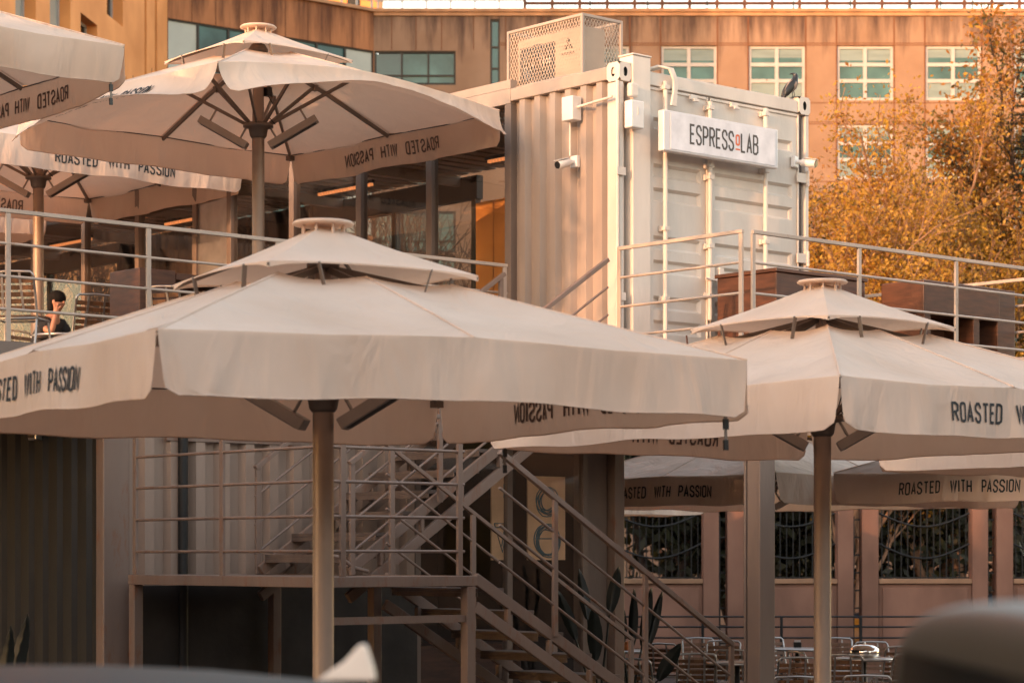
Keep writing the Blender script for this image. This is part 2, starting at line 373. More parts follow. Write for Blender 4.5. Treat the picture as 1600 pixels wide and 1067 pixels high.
def write(mb, txt, fn, h, lw, sw, gap, space, x0=None, mirror=False):
    """fn(x, y, k) -> 3D point; x centred on 0 unless x0 is given, y from the baseline up."""
    x = -text_width(txt, h, lw, gap, space) / 2 if x0 is None else x0; k = 0
    for ch in txt:
        if ch == ' ': x += space; continue
        wd, strokes = GL[ch]
        for st in strokes:
            pts = [(x + p[0] * wd * lw, p[1] * (h - sw) + sw / 2) for p in st]
            if len(pts) == 2 or True:
                fine = [pts[0]]
                for q in pts[1:]:
                    p = fine[-1]; m_ = max(1, int(math.hypot(q[0] - p[0], q[1] - p[1]) / 0.06))
                    for j in range(1, m_ + 1): fine.append((p[0] + (q[0] - p[0]) * j / m_, p[1] + (q[1] - p[1]) * j / m_))
                pts = fine
            rb = ribbon(pts, sw); k += 1
            if len(st) == 2:                      # square ends reach the full height
                pass
            vs = []; fs = []
            for l_, r_ in rb: vs += [fn(l_[0], l_[1], k % 3), fn(r_[0], r_[1], k % 3)]
            for i in range(len(rb) - 1): fs.append((2 * i, 2 * i + 1, 2 * i + 3, 2 * i + 2))
            mb.add(vs, fs)
        x += wd * lw + gap
    return x

# ---------------------------------------------------------------- ground
g = MB()
xs = [-400, -60, -20, 0, 20, 60, 400]; ys = [(-300, 0), (-30, 0), (6.5, 0), (8.5, GZ), (20, GZ), (60, GZ), (900, GZ)]
vs_ = [(x, y, z) for y, z in ys for x in xs]; nx = len(xs)
g.add(vs_, [(j * nx + i, j * nx + i + 1, (j + 1) * nx + i + 1, (j + 1) * nx + i) for j in range(len(ys) - 1) for i in range(nx - 1)])
tag(g.obj('ground', M['asphalt']), 'dark paved ground of the street and terrace', 'ground', kind='structure')

# ---------------------------------------------------------------- railings
def railing(name, label, a, b, hs, posts, m, group=None, top=(0.034, 0.034), rr=0.013, pw=(0.045, 0.022), over=0.0, below=0.0, cat='railing'):
    """Bars from a to b (points on the floor line) at heights hs; posts at the given fractions."""
    a = Vector(a); b = Vector(b); d = (b - a)
    root = thing(name, label, cat, a, 0, group)
    h = Vector((d.x, d.y, 0)).normalized()
    for i, z in enumerate(hs):
        mb = MB(); e = h * over
        if i == len(hs) - 1: mb.bar(Vector((0, 0, z)) - e, d + Vector((0, 0, z)) + e, *top)
        else: mb.tube([(0, 0, z), d + Vector((0, 0, z))], rr, 8)
        mb.obj('top_rail' if i == len(hs) - 1 else 'rail', m, root, 0.004 if i == len(hs) - 1 else 0)
    rot = Matrix.Rotation(math.atan2(h.y, h.x), 3, 'Z')
    for f in posts:
        p = d * f; mb = MB(); zt = hs[-1] - 0.017
        mb.cbox(p + Vector((0, 0, (zt - below) / 2)), (pw[0], pw[1], zt + below), rot)
        mb.obj('post', m, root, 0.003)
    return root
DH = [0.20, 0.425, 0.65, 0.875, 1.10]
DH4 = [0.275, 0.55, 0.825, 1.10]
railing('deck_railing', 'long cream rail along the upper deck edge beside the left chairs', W(-3.9, 2.86, DZ), W(4.43, 2.86, DZ), DH4,
        [(s + 3.9) / 8.33 for s in (-2.54, -1.155, 0.23, 1.62, 3.0, 4.40)], M['rail'], 'railings of the upper deck', below=0.15)
railing('deck_railing', 'short cream rail at the top of the stairs before the container doors', W(4.37, 1.2, DZ), W(4.37, -0.40, DZ), DH4, [0.01, 0.985], M['rail'], 'railings of the upper deck', below=0.15)
railing('deck_railing', 'cream rail running past the brown wooden bar towards the trees', W(4.46, -0.43, DZ), W(9.25, -0.43, DZ), DH4,
        [(s - 4.46) / 4.79 for s in (4.47, 5.93, 7.39, 8.85)], M['rail'], 'railings of the upper deck', below=0.15)
railing('deck_railing', 'thin far rail of the deck seen against the autumn tree trunks', W(9.25, 2.7, DZ), W(9.25, -0.3, DZ), DH4, [0.02, 0.5, 0.98], M['rail'], 'railings of the upper deck')

# ---------------------------------------------------------------- upper deck
dk = thing('upper_deck', 'raised steel deck carrying the container and the terrace umbrellas', 'deck', W(0, 0, DZ), A0)
mb = MB(); mb.box(-3.95, 7.9, 2.80, 20.2, -0.12, 0.0); mb.box(4.33, 9.3, -0.47, 2.797, -0.12, 0.0); mb.obj('floor_plate', M['brown_post'], dk)
mb = MB(); mb.box(-3.95, 4.3, 2.79, 2.95, -0.34, -0.123); mb.box(4.32, 9.3, -0.48, -0.32, -0.34, -0.123); mb.box(4.32, 4.47, -0.317, 2.78, -0.34, -0.123)
for k in range(8): mb.box(-3.9, 7.85, 3.4 + k * 2.3, 3.52 + k * 2.3, -0.30, -0.124)
mb.obj('edge_beam', M['railgrey'], dk, 0.006)
for s, t in ((4.66, -0.33), (9.15, -0.33), (-3.8, 2.95), (-3.8, 12), (7.7, 12)):
    mb = MB(); hgt = DZ - 0.345 - GZ
    for q in (-1, 1): mb.box(s - 0.10, s + 0.10, t + q * 0.088 - 0.012, t + q * 0.088 + 0.012, -0.345 - hgt, -0.345)
    for q in (-1, 1): mb.box(s + q * 0.06 - 0.02, s + q * 0.06 + 0.02, t - 0.075, t + 0.075, -0.345 - hgt, -0.345)
    mb.box(s - 0.16, s + 0.16, t - 0.16, t + 0.16, -0.345 - hgt, -0.33 - hgt)
    mb.obj('column', M['brown_post'], dk, 0.006)

# ---------------------------------------------------------------- corrugated sheet
def corr(mb, axis, c, a0, a1, z0, z1, per=0.23, dep=0.036, sign=1):
    """Trapezoidal sheet along 'x' or 'y' (local), standing at coordinate c, ribs towards sign."""
    pts = []; a = a0
    prof = [(0.0, 0), (0.34, 0), (0.48, 1), (0.84, 1), (0.98, 0)]
    while a < a1 - 1e-6:
        for f, d in prof:
            q = a + f * per
            if q <= a1 + 1e-6: pts.append((q, d))
        a += per
    pts.append((a1, 0))
    vs = []
    for q, d in pts:
        k = c + sign * d * dep
        for z in (z0, z1): vs.append((k, q, z) if axis == 'y' else (q, k, z))
    mb.add(vs, [(2 * i, 2 * i + 2, 2 * i + 3, 2 * i + 1) for i in range(len(pts) - 1)])

# ---------------------------------------------------------------- upper container
CW, CH, CB = 2.8, 3.04, 1.62             # width along s, height, length of the closed part along t
ct = thing('shipping_container', 'cream shipping container with closed rear doors and corrugated side', 'container', W(5.0, 1.83, DZ), A0)
mb = MB(); corr(mb, 'y', 0.085, 0.16, CB, 0.16, CH - 0.13, dep=0.065, sign=-1); mb.obj('side_panel', M['creamdim'], ct, fix=False)
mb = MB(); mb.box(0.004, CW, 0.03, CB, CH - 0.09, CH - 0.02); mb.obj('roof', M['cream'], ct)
mb = MB(); mb.box(0.0, 0.07, 0.18, CB, CH - 0.135, CH - 0.005); mb.obj('top_rail', M['creamdim'], ct, 0.008)
mb = MB(); mb.box(0.0, 0.08, 0.18, CB, 0.0, 0.16); mb.obj('bottom_rail', M['creamdim'], ct, 0.006)
mb = MB(); mb.box(CW - 0.06, CW, 0.18, CB, 0.0, CH - 0.10); mb.obj('far_side_panel', M['creamdim'], ct)
for x0 in (0.0, CW - 0.16):
    mb = MB()
    if x0 == 0: mb.box(0.0, 0.055, 0.0, 0.175, 0.16, CH - 0.17); mb.box(0.058, 0.12, 0.055, 0.175, 0.16, CH - 0.17)
    else: mb.box(CW - 0.055, CW, 0.0, 0.175, 0.16, CH - 0.17); mb.box(CW - 0.12, CW - 0.058, 0.055, 0.175, 0.16, CH - 0.17)
    mb.obj('corner_post', M['cream'], ct, 0.008)
def casting(x0, x1, y0, y1, z0, z1, parent):
    """Steel corner block with oval lifting holes cut in its outer faces."""
    mb = MB()
    def face(o, u, v, uw, vh):
        o = Vector(o); u = Vector(u); v = Vector(v); c = o + u * uw / 2 + v * vh / 2; n = 16
        outer = []; inner = []; deep = []; nrm = u.cross(v).normalized()
        for k in range(n):
            a = 2 * math.pi * (k + 0.5) / n; ca, sa = math.cos(a), math.sin(a); m_ = max(abs(ca), abs(sa))
            outer.append(c + u * uw / 2 * ca / m_ + v * vh / 2 * sa / m_); inner.append(c + u * 0.028 * ca + v * 0.048 * sa)
            deep.append(inner[-1] - nrm * 0.05)
        fs = [(k, (k + 1) % n, n + (k + 1) % n, n + k) for k in range(n)] + [(n + k, n + (k + 1) % n, 2 * n + (k + 1) % n, 2 * n + k) for k in range(n)]
        mb.cur = 0; mb.add(outer + inner, fs[:n]); mb.cur = 1; mb.add(inner + deep, [(k, (k + 1) % n, n + (k + 1) % n, n + k) for k in range(n)]); mb.add(deep, [tuple(range(n))]); mb.cur = 0  # hole insides coloured black for the shade in them
    face((x0, y0, z0), (1, 0, 0), (0, 0, 1), x1 - x0, z1 - z0)
    face((x0, y1, z0), (0, -1, 0), (0, 0, 1), y1 - y0, z1 - z0)
    face((x1, y0, z0), (0, 1, 0), (0, 0, 1), y1 - y0, z1 - z0)
    mb.add([(x0, y0, z1), (x1, y0, z1), (x1, y1, z1), (x0, y1, z1)], [(0, 1, 2, 3)])
    mb.add([(x0, y0, z0), (x1, y0, z0), (x1, y1, z0), (x0, y1, z0)], [(3, 2, 1, 0)])
    mb.obj('corner_casting', [M['cream'], M['black']], parent, fix=False)
casting(-0.012, 0.15, -0.012, 0.17, CH - 0.165, CH + 0.02, ct)
casting(CW - 0.165, CW + 0.01, -0.012, 0.17, CH - 0.165, CH + 0.02, ct)
mb = MB(); mb.box(0.155, 0.40, -0.03, 0.16, 0.0, CH + 0.10); mb.box(0.145, 0.41, -0.04, 0.17, CH + 0.103, CH + 0.12)
mb.obj('box_column', M['cream'], ct, 0.006)
mb = MB(); mb.box(0.403, CW - 0.17, 0.03, 0.15, CH - 0.16, CH - 0.012); mb.box(0.403, CW - 0.17, 0.0, 0.0295, CH - 0.155, CH - 0.03); mb.obj('door_header', M['cream'], ct, 0.008)
mb = MB(); mb.box(0.403, CW - 0.13, 0.03, 0.15, 0.0, 0.12); mb.obj('door_sill', M['cream'], ct, 0.006)

def door(x0, x1, parent):
    """Flat door leaf with pairs of pressed horizontal recesses."""
    z0, z1 = 0.125, CH - 0.165; rx0, rx1 = x0 + 0.09, x1 - 0.09; d = 0.036
    mb = MB(); y = 0.03
    mb.add([(x0, y, z0), (rx0, y, z0), (rx0, y, z1), (x0, y, z1)], [(0, 1, 2, 3)])
    mb.add([(rx1, y, z0), (x1, y, z0), (x1, y, z1), (rx1, y, z1)], [(0, 1, 2, 3)])
    bands = [(0.42, 0.56), (0.66, 0.80), (1.02, 1.16), (1.26, 1.40), (1.74, 1.88), (1.98, 2.12), (2.46, 2.58)]
    z = z0
    for b0, b1 in bands:
        mb.add([(rx0, y, z), (rx1, y, z), (rx1, y, b0), (rx0, y, b0)], [(0, 1, 2, 3)])
        q = 0.030
        A_ = [(rx0, y, b0), (rx1, y, b0), (rx1, y, b1), (rx0, y, b1)]
        B_ = [(rx0 + q, y + d, b0 + q), (rx1 - q, y + d, b0 + q), (rx1 - q, y + d, b1 - q), (rx0 + q, y + d, b1 - q)]
        mb.add(A_ + B_, [(0, 1, 5, 4), (1, 2, 6, 5), (2, 3, 7, 6), (3, 0, 4, 7), (4, 5, 6, 7)]); z = b1
    mb.add([(rx0, y, z), (rx1, y, z), (rx1, y, z1), (rx0, y, z1)], [(0, 1, 2, 3)])
    leaf = mb.obj('door', M['cream'], parent, fix=False)
    mb = MB()
    for e in (x0, x1 - 0.02): mb.box(e, e + 0.02, 0.012, 0.0295, z0, z1)
    mb.box(x0 + 0.022, x1 - 0.022, 0.016, 0.0295, z1 - 0.03, z1); mb.box(x0 + 0.022, x1 - 0.022, 0.016, 0.0295, z0, z0 + 0.03)
    mb.obj('gasket', M['cream'], leaf, 0.004)
    return leaf
d1 = door(0.41, 1.275, ct); d2 = door(1.30, CW - 0.14, ct)
def rod(x, z0, z1, parent, name='locking_rod'):
    mb = MB(); mb.tube([(x, -0.028, z0), (x, -0.028, z1)], 0.024, 12)
    mb.obj(name, M['cream'], parent)
    for z in (z0 + 0.25, z0 + 0.75, z0 + 1.45, z1 - 0.65, z1 - 0.06):
        mb = MB(); mb.box(x - 0.045, x + 0.045, -0.004, 0.0285, z - 0.03, z + 0.03); mb.box(x - 0.036, x + 0.036, -0.058, -0.0045, z - 0.022, z + 0.022)
        mb.obj('rod_bracket', M['cream'], parent, 0.005)
rod(0.61, 0.02, CH - 0.10, d1); rod(1.255, 0.6, CH - 0.22, d1); rod(2.09, 0.02, CH - 0.18, d2)
for d_, x in ((d1, 1.22), (d2, 1.36)):
    mb = MB(); mb.tube([(x - 0.05, -0.05, 1.02), (x + 0.12, -0.055, 1.0), (x + 0.2, -0.05, 0.99)], 0.010, 8); mb.box(x + 0.0, x + 0.07, -0.06, 0.0, 1.0, 1.14)
    mb.obj('handle', M['cream'], d_, 0.003)
mb = MB(); mb.tube([(0.7, -0.05, 0.28), (0.95, -0.055, 0.30), (1.12, -0.05, 0.28)], 0.010, 8); mb.tube([(0.88, -0.05, 0.16), (0.9, -0.06, 0.28), (0.89, -0.05, 0.42)], 0.009, 8); mb.obj('lower_handle', M['rust'], d1)
for x, z in ((1.02, CH - 0.21), (1.62, CH - 0.21)):
    mb = MB(); mb.box(x - 0.05, x + 0.05, -0.03, -0.002, z - 0.02, z + 0.03); mb.box(x - 0.02, x + 0.06, -0.05, -0.031, z - 0.04, z - 0.012); mb.obj('cam_keeper', M['cream'], ct, 0.004)
for z in (0.55, 1.35, 2.2):
    mb = MB(); mb.box(CW - 0.20, CW - 0.055, -0.02, -0.001, z - 0.05, z + 0.05); mb.tube([(CW - 0.04, -0.02, z - 0.08), (CW - 0.04, -0.02, z + 0.08)], 0.018, 8); mb.obj('hinge', M['cream'], ct, 0.004)
mb = MB(); mb.box(CW - 0.13, CW - 0.10, 0.02, 0.03, 0.16, CH - 0.17); mb.obj('door_seal', M['seam'], ct)
# thin rod and brackets of the front corner
mb = MB(); mb.tube([(-0.03, 0.0, 0.05), (-0.03, 0.0, CH - 0.17)], 0.018, 8)
for z in (0.75, 1.98): mb.box(-0.06, 0.06, -0.03, -0.014, z - 0.04, z + 0.04)
mb.obj('corner_pipe', M['cream'], ct, 0.003)

# box junctions, pipe, cameras, hose: things fixed to the container
def at_ct(x, y, z): return W(5.0, 1.83, DZ) + Vector((math.cos(A0) * x - math.sin(A0) * y, math.sin(A0) * x + math.cos(A0) * y, z))
jb = thing('junction_box', 'grey box high on the corrugated side joined to a thin pipe', 'junction box', at_ct(0, 0.62, 2.66), A0)
mb = MB(); mb.box(-0.13, -0.005, -0.08, 0.08, -0.11, 0.13); mb.obj('case', M['white'], jb, 0.008)
mb = MB(); mb.tube([(-0.06, -0.08, 0.02), (-0.06, -0.58, 0.05)], 0.014, 8); mb.tube([(-0.05, 0.04, -0.11), (-0.05, 0.04, -0.45)], 0.010, 8); mb.obj('pipe', M['cream'], jb)
jb2 = thing('junction_box', 'upright cream box at the container corner under the lifting block', 'junction box', at_ct(0.06, 0, 2.55), A0)
mb = MB(); mb.box(-0.03, 0.145, -0.14, -0.033, -0.15, 0.12); mb.obj('case', M['white'], jb2, 0.012)
mb = MB(); mb.box(0.05, 0.065, -0.144, -0.1395, -0.02, 0.05); mb.obj('indicator', M['cream'], jb2)
mb = MB(); mb.box(0.0, 0.11, -0.1, -0.034, 0.16, 0.30); mb.obj('conduit', M['cream'], jb2, 0.02)
def bullet_cam(label, loc, rz, pitch):
    r_ = thing('security_camera', label, 'security camera', loc, rz, 'white security cameras')
    mb = MB(); mb.cbox((0, 0, 0), (0.10, 0.05, 0.12)); mb.tube([(0, -0.02, 0), (0, -0.09, -0.01)], 0.022, 10); mb.obj('mount', M['white'], r_, 0.01)
    q = Matrix.Rotation(pitch, 3, 'X'); mb = MB()
    mb.tube([Vector((0, -0.07, -0.01)) + q @ Vector((0, k, 0)) for k in (0.0, -0.02, -0.17, -0.175)], [0.030, 0.042, 0.044, 0.040], 16); mb.obj('housing', M['white'], r_)
    mb = MB(); c = Vector((0, -0.07, -0.01)); mb.tube([c + q @ Vector((0, -0.1755, 0)), c + q @ Vector((0, -0.182, 0))], [0.038, 0.036], 16); mb.obj('lens', M['black'], r_)
    mb = MB(); mb.cbox(c + q @ Vector((0, -0.11, 0.048)), (0.07, 0.15, 0.006), q); mb.obj('sunshade', M['white'], r_, 0.002)
    return r_
bullet_cam('white security camera with a black lens on the corrugated side', at_ct(-0.01, 0.63, 2.15), A0 - R(90), R(16))
bullet_cam('white security camera at the corner right of the sign', at_ct(CW - 0.22, 0.005, 2.36), A0 + R(18), R(10))
hs_ = thing('cable_bundle', 'loop of wrapped cables hanging over the top of the left door', 'cable bundle', at_ct(0.64, 0, CH), A0)
mb = MB()
for k in range(4):
    o = k * 0.022
    mb.tube([(-0.22 + o, 0.10, 0.0), (-0.10 + o, 0.0, 0.045), (0.0 + o * .8, -0.05, 0.03), (0.05 + o * .7, -0.065, -0.08), (0.05 + o * .6, -0.065, -0.20), (0.02 + o * .9, -0.06, -0.34)], 0.014, 8)
mb.obj('wrapped_cables', M['cream'], hs_)

# shop sign
sg = thing('shop_sign', 'white light box sign reading ESPRESSOLAB above the container doors', 'sign', at_ct(0.42, -0.075, 2.21), A0)
SL, SH = 1.68, 0.405
mb = MB(); mb.box(0, SL, -0.12, -0.035, 0, SH); mb.obj('box', M['signside'], sg, 0.012)
mb = MB(); mb.box(0.09, SL - 0.05, -0.127, -0.1215, 0.022, SH - 0.022); mb.obj('face', M['signface'], sg, 0.003)
mb = MB(); fy = lambda x, y, k: (x, -0.1285 - 0.0004 * k, y)
xe = write(mb, 'ESPRESS', fy, 0.205, 0.062, 0.0225, 0.0335, 0.1, x0=0.37)
xo = xe
write(mb, 'LAB', fy, 0.205, 0.062, 0.0225, 0.0335, 0.1, x0=xo + 0.088)
for v_ in range(len(mb.v)): x, y, z = mb.v[v_]; mb.v[v_] = (x, y, z + 0.10)
mb.obj('lettering', M['signgrey'], sg, fix=False)
mb = MB(); write(mb, 'O', lambda x, y, k: (x, -0.1285, y + 0.165), 0.115, 0.046, 0.021, 0.03, 0.1, x0=xo + 0.010)
mb.add([(xo, -0.1285, 0.120), (xo + 0.068, -0.1285, 0.120), (xo + 0.068, -0.1285, 0.136), (xo, -0.1285, 0.136)], [(0, 1, 2, 3)])
mb.obj('orange_letter', M['signorange'], sg, fix=False)
mb = MB(); mb.box(0.2, 0.25, -0.034, 0.07, 0.05, 0.35); mb.box(1.3, 1.35, -0.034, 0.07, 0.05, 0.35); mb.obj('bracket', M['cream'], sg)

# ---------------------------------------------------------------- air conditioner in its mesh cage
AL, AD, AH = 1.15, 0.57, 0.62            # cage length along t, depth along s, height
cg = thing('air_conditioner_cage', 'cream mesh cage around the air conditioner on the container roof', 'cage', at_ct(0.08, 0.62, CH + 0.0), A0)
mb = MB(); e = 0.03
for x in (0, AD - e):
    for y in (0, AL - e): mb.box(x, x + e, y, y + e, 0, AH)
for z in (0.0, AH - e):
    for x in (0, AD - e): mb.box(x + 0.001, x + e - 0.001, e, AL - e, z, z + e)
    for y in (0, AL - e): mb.box(e, AD - e, y + 0.001, y + e - 0.001, z, z + e)
mb.obj('cage_frame', M['creamdim'], cg, 0.004)
def lattice(mb, o, u, v, uw, vh, pit=0.042, wd=0.0095):
    o, u, v = Vector(o), Vector(u), Vector(v); n = u.cross(v).normalized()
    for sgn in (1, -1):
        k = -vh
        while k < uw + vh:
            # line u = k + sgn*y*0.6
            seg = []
            for y in [j * vh / 24 for j in range(25)]:
                x = k + sgn * y * 0.55
                if 0 <= x <= uw: seg.append((x, y))
            if len(seg) >= 2:
                (xa, ya), (xb, yb) = seg[0], seg[-1]; dd = n * (0.0012 * sgn)
                pts = [o + u * (xa - wd / 2) + v * ya + dd, o + u * (xa + wd / 2) + v * ya + dd, o + u * (xb + wd / 2) + v * yb + dd, o + u * (xb - wd / 2) + v * yb + dd]
                mb.add(pts, [(0, 1, 2, 3)])
            k += pit
for nm, o, u, v, uw, vh in (('front_mesh', (0.015, AL - e, e), (0, -1, 0), (0, 0, 1), AL - 2 * e, AH - 2 * e), ('end_mesh', (e, 0.015, e), (1, 0, 0), (0, 0, 1), AD - 2 * e, AH - 2 * e),
                            ('rear_mesh', (AD - 0.015, e, e), (0, 1, 0), (0, 0, 1), AL - 2 * e, AH - 2 * e), ('top_mesh', (e, e, AH - 0.015), (1, 0, 0), (0, 1, 0), AD - 2 * e, AL - 2 * e)):
    mb = MB(); lattice(mb, o, u, v, uw, vh); mb.obj(nm, M['acbeige'], cg, fix=False)
ac = thing('air_conditioner', 'beige outdoor air conditioner with a round fan inside the roof cage', 'air conditioner', at_ct(0.12, 0.70, CH + 0.02), A0)
mb = MB(); mb.box(0.03, 0.36, 0.0, 0.98, 0.0, 0.50); mb.obj('casing', M['acbeige'], ac, 0.02)
mb = MB(); mb.box(0.024, 0.0285, 0.40, 0.93, 0.02, 0.40); mb.obj('fan_opening', M['black'], ac)
mb = MB()
for r_ in (0.06, 0.11, 0.16, 0.20):
    mb.tube([(0.012, 0.66 + r_ * math.cos(2 * math.pi * k / 24), 0.21 + min(0.2, r_) * math.sin(2 * math.pi * k / 24)) for k in range(25)], 0.004, 6, False)
mb.obj('fan_guard', M['steel'], ac)
mb = MB(); mb.tube([(0.014, 0.66, 0.21), (0.022, 0.66, 0.21)], 0.04, 14)
for k in range(3):
    a = 2 * math.pi * k / 3; b = a + 0.9; c = (0.019, 0.66, 0.21)
    mb.add([c, (0.016, 0.66 + .17 * math.cos(a), .21 + .17 * math.sin(a)), (0.020, 0.66 + .18 * math.cos((a + b) / 2), .21 + .18 * math.sin((a + b) / 2)), (0.022, 0.66 + .17 * math.cos(b), .21 + .17 * math.sin(b))], [(0, 1, 2, 3)])
mb.obj('fan', M['seam'], ac)
mb = MB(); dm = 0.05
def diamond(cy, cz, ang):
    q = [(0, 0), (dm * .55, dm * .32), (0.0 + dm * 1.1 * 0.5 * 0, dm * .64), (-dm * .55, dm * .32)]
    ca, sa = math.cos(ang), math.sin(ang)
    rh = [(0, 0), (0.5 * dm * 1.0, 0.87 * dm), (0, 1.74 * dm * 0.87), (-0.5 * dm, 0.87 * dm)]
    mb.add([(0.027, cy - (x * ca - y * sa), cz + (x * sa + y * ca)) for x, y in rh], [(0, 1, 2, 3)])
for k in range(3): diamond(0.20, 0.33, k * 2 * math.pi / 3)
mb.obj('emblem', M['print'], ac, fix=False)
mb = MB(); write(mb, 'MITSUBISHI', lambda x, y, k: (0.027 - 0.0003 * k, 0.20 - x, 0.23 + y), 0.028, 0.013, 0.005, 0.010, 0.02)
write(mb, 'INVERTER'.replace('V', 'U'), lambda x, y, k: (0.027, 0.20 - x, 0.05 + y), 0.0, 0.0, 0.0, 0.0, 0.0) if False else None
mb.obj('lettering', M['print'], ac, fix=False)

# ---------------------------------------------------------------- hooded crow
cr = thing('crow', 'grey and black hooded crow perched on the container top edge', 'bird', at_ct(CW - 0.19, 0.06, CH + 0.012), A0 - R(25))
mb = MB(); q = 0.86
path = [((-.135, 0, -.035), .010), ((-.115, 0, .0), .022), ((-.075, 0, .065), .034), ((-.04, 0, .105), .056), ((-.005, 0, .145), .064), ((.022, 0, .19), .054), ((.034, 0, .225), .041), ((.038, 0, .250), .037), ((.036, 0, .272), .034), ((.022, 0, .290), .024), ((.002, 0, .294), .012), ((-.022, 0, .291), .008), ((-.042, 0, .284), .002)]
n = 14; vs_ = []; pts = [Vector(p) for p, _ in path]
for i, (p, r_) in enumerate(path):
    d = (pts[min(i + 1, len(pts) - 1)] - pts[max(i - 1, 0)]).normalized(); y = Vector((0, 1, 0)); u = d.cross(y)
    for k in range(n):
        a = 2 * math.pi * k / n; fl = 1.5 if i < 2 else 1.0
        vs_.append((pts[i] + y * math.cos(a) * r_ * fl + u * math.sin(a) * r_) * q)
for i in range(len(path) - 1):
    mb.cur = 1 if (i < 2 or i >= 5) else 0
    mb.add([vs_[i * n + k] for k in range(n)] + [vs_[(i + 1) * n + k] for k in range(n)], [(k, (k + 1) % n, n + (k + 1) % n, n + k) for k in range(n)], True)
body = mb.obj('body', [mat('grey_feathers', (0.30, 0.23, 0.19), 0.9, 0, 0.15, 30), M['black']], cr)
bm_ = bmesh.new(); bm_.from_mesh(body.data); bmesh.ops.remove_doubles(bm_, verts=bm_.verts, dist=1e-5); bm_.to_mesh(body.data); bm_.free()
for sgn in (-1, 1):
    mb = MB(); mb.ellipsoid((-.055 * q, sgn * .050 * q, .105 * q), (.125 * q, .016, .040), 12, 8, Matrix.Rotation(R(-58), 3, 'Y')); mb.obj('wing', M['black'], cr)
    mb = MB(); mb.tube([(.0, sgn * .022, .075), (.012, sgn * .024, .03), (.008, sgn * .024, .004)], 0.005, 6)
    for a in (-.5, 0, .5, math.pi): mb.tube([(.008, sgn * .024, .004), (.008 + .03 * math.cos(a), sgn * .024 + .03 * math.sin(a), .002)], 0.003, 5)
    mb.obj('leg', M['black'], cr)
    mb = MB(); mb.ellipsoid((.024 * q, sgn * .024 * q, .285 * q), (.005, .004, .005), 8, 6); mb.obj('eye', M['chrome'], cr)

# ---------------------------------------------------------------- glass pavilion behind the container
PE = 18.2                                   # local y where it ends
pv = thing('glass_pavilion', 'long glazed cafe pavilion on the deck behind the container', 'pavilion', W(5.0, 1.83, DZ), A0)
mull = [1.66, 2.95, 4.19, 5.46, 6.73, 7.47, 8.77, 10.07, 11.37, 12.67, 13.97, 15.27, 16.57, PE - 0.05]
for i, y in enumerate(mull):
    mb = MB(); mb.box(0.0, 0.10, y - 0.045, y + 0.045, 0.0, CH - 0.16); mb.box(0.02, 0.085, y + 0.046, y + 0.075, 0.0, CH - 0.16); mb.obj('mullion', M['brown_post'], pv, 0.005)
for i in range(len(mull) - 1):
    mb = MB(); a, b = mull[i] + 0.08, mull[i + 1] - 0.046
    if i == 4: mb.box(0.03, 0.06, a, b, 0.08, CH - 0.2); mb.obj('steel_panel', M['steel'], pv); continue
    mb.box(0.045, 0.053, a, b, 0.08, CH - 0.2); mb.obj('pane', M['glass'], pv)
mb = MB(); mb.box(0.0, 0.12, CB + 0.003, PE, CH - 0.157, CH); mb.box(0.0, 0.12, CB + 0.003, PE, -0.0, 0.078); mb.obj('frame_rail', M['creamdim'], pv, 0.005)
mb = MB(); mb.box(0.003, CW, CB + 0.003, PE, CH + 0.003, CH + 0.09); mb.obj('roof', M['creamdim'], pv)
mb = MB()
k = CB + 0.05
while k < PE - 0.2:
    mb.box(0.14, CW - 0.12, k, k + 0.17, CH - 0.13, CH - 0.10); k += 0.25
mb.box(0.13, CW - 0.11, CB + 0.02, PE - 0.02, CH - 0.098, CH - 0.06)
for k in range(7): mb.box(0.13, CW - 0.11, 3.2 + k * 2.4, 3.28 + k * 2.4, CH - 0.26, CH - 0.132)
mb.obj('ceiling', M['greyceil'], pv)
for a, b in ((3.2, 3.8), (5.9, 7.0), (9.5, 10.5), (12.4, 13.6)):
    mb = MB(); mb.box(1.53, 1.57, a, b, CH - 0.30, CH - 0.262); st = mb.obj('led_strip', M['black'], pv)
    mb = MB(); k = a + .02
    while k < b - .03: mb.box(1.53, 1.57, k, k + 0.035, CH - 0.335, CH - 0.3005); k += 0.055
    mb.obj('led', M['led'], st)
# rear wall: closed stretches, and openings one sees through
BX = CW - 0.10
for a, b in ((CB + 0.01, 4.62), (8.6, 13.5)):
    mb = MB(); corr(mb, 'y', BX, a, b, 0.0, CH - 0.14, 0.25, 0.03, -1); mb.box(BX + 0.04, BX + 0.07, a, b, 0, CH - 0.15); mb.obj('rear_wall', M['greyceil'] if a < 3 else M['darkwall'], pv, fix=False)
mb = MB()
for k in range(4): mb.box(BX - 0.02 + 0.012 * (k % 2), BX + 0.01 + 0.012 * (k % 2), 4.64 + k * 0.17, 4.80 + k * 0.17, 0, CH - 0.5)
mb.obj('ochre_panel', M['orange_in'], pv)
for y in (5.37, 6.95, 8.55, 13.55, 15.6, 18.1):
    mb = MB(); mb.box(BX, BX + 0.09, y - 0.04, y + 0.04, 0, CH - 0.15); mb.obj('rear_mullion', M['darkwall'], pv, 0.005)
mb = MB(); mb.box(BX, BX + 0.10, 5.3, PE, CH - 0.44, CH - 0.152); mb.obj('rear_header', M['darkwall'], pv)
for a, b in ((5.42, 6.9), (7.0, 8.5), (13.6, 15.55), (15.65, 18.05)):
    mb = MB(); mb.box(BX + 0.03, BX + 0.038, a, b, 0, CH - 0.45); mb.obj('rear_pane', M['glass'], pv)
mb = MB(); mb.box(0.9, 1.5, 8.4, 12.4, 0, 1.05); mb.box(0.85, 1.55, 8.35, 12.45, 1.053, 1.10); mb.obj('service_counter', M['wood'], pv, 0.01)

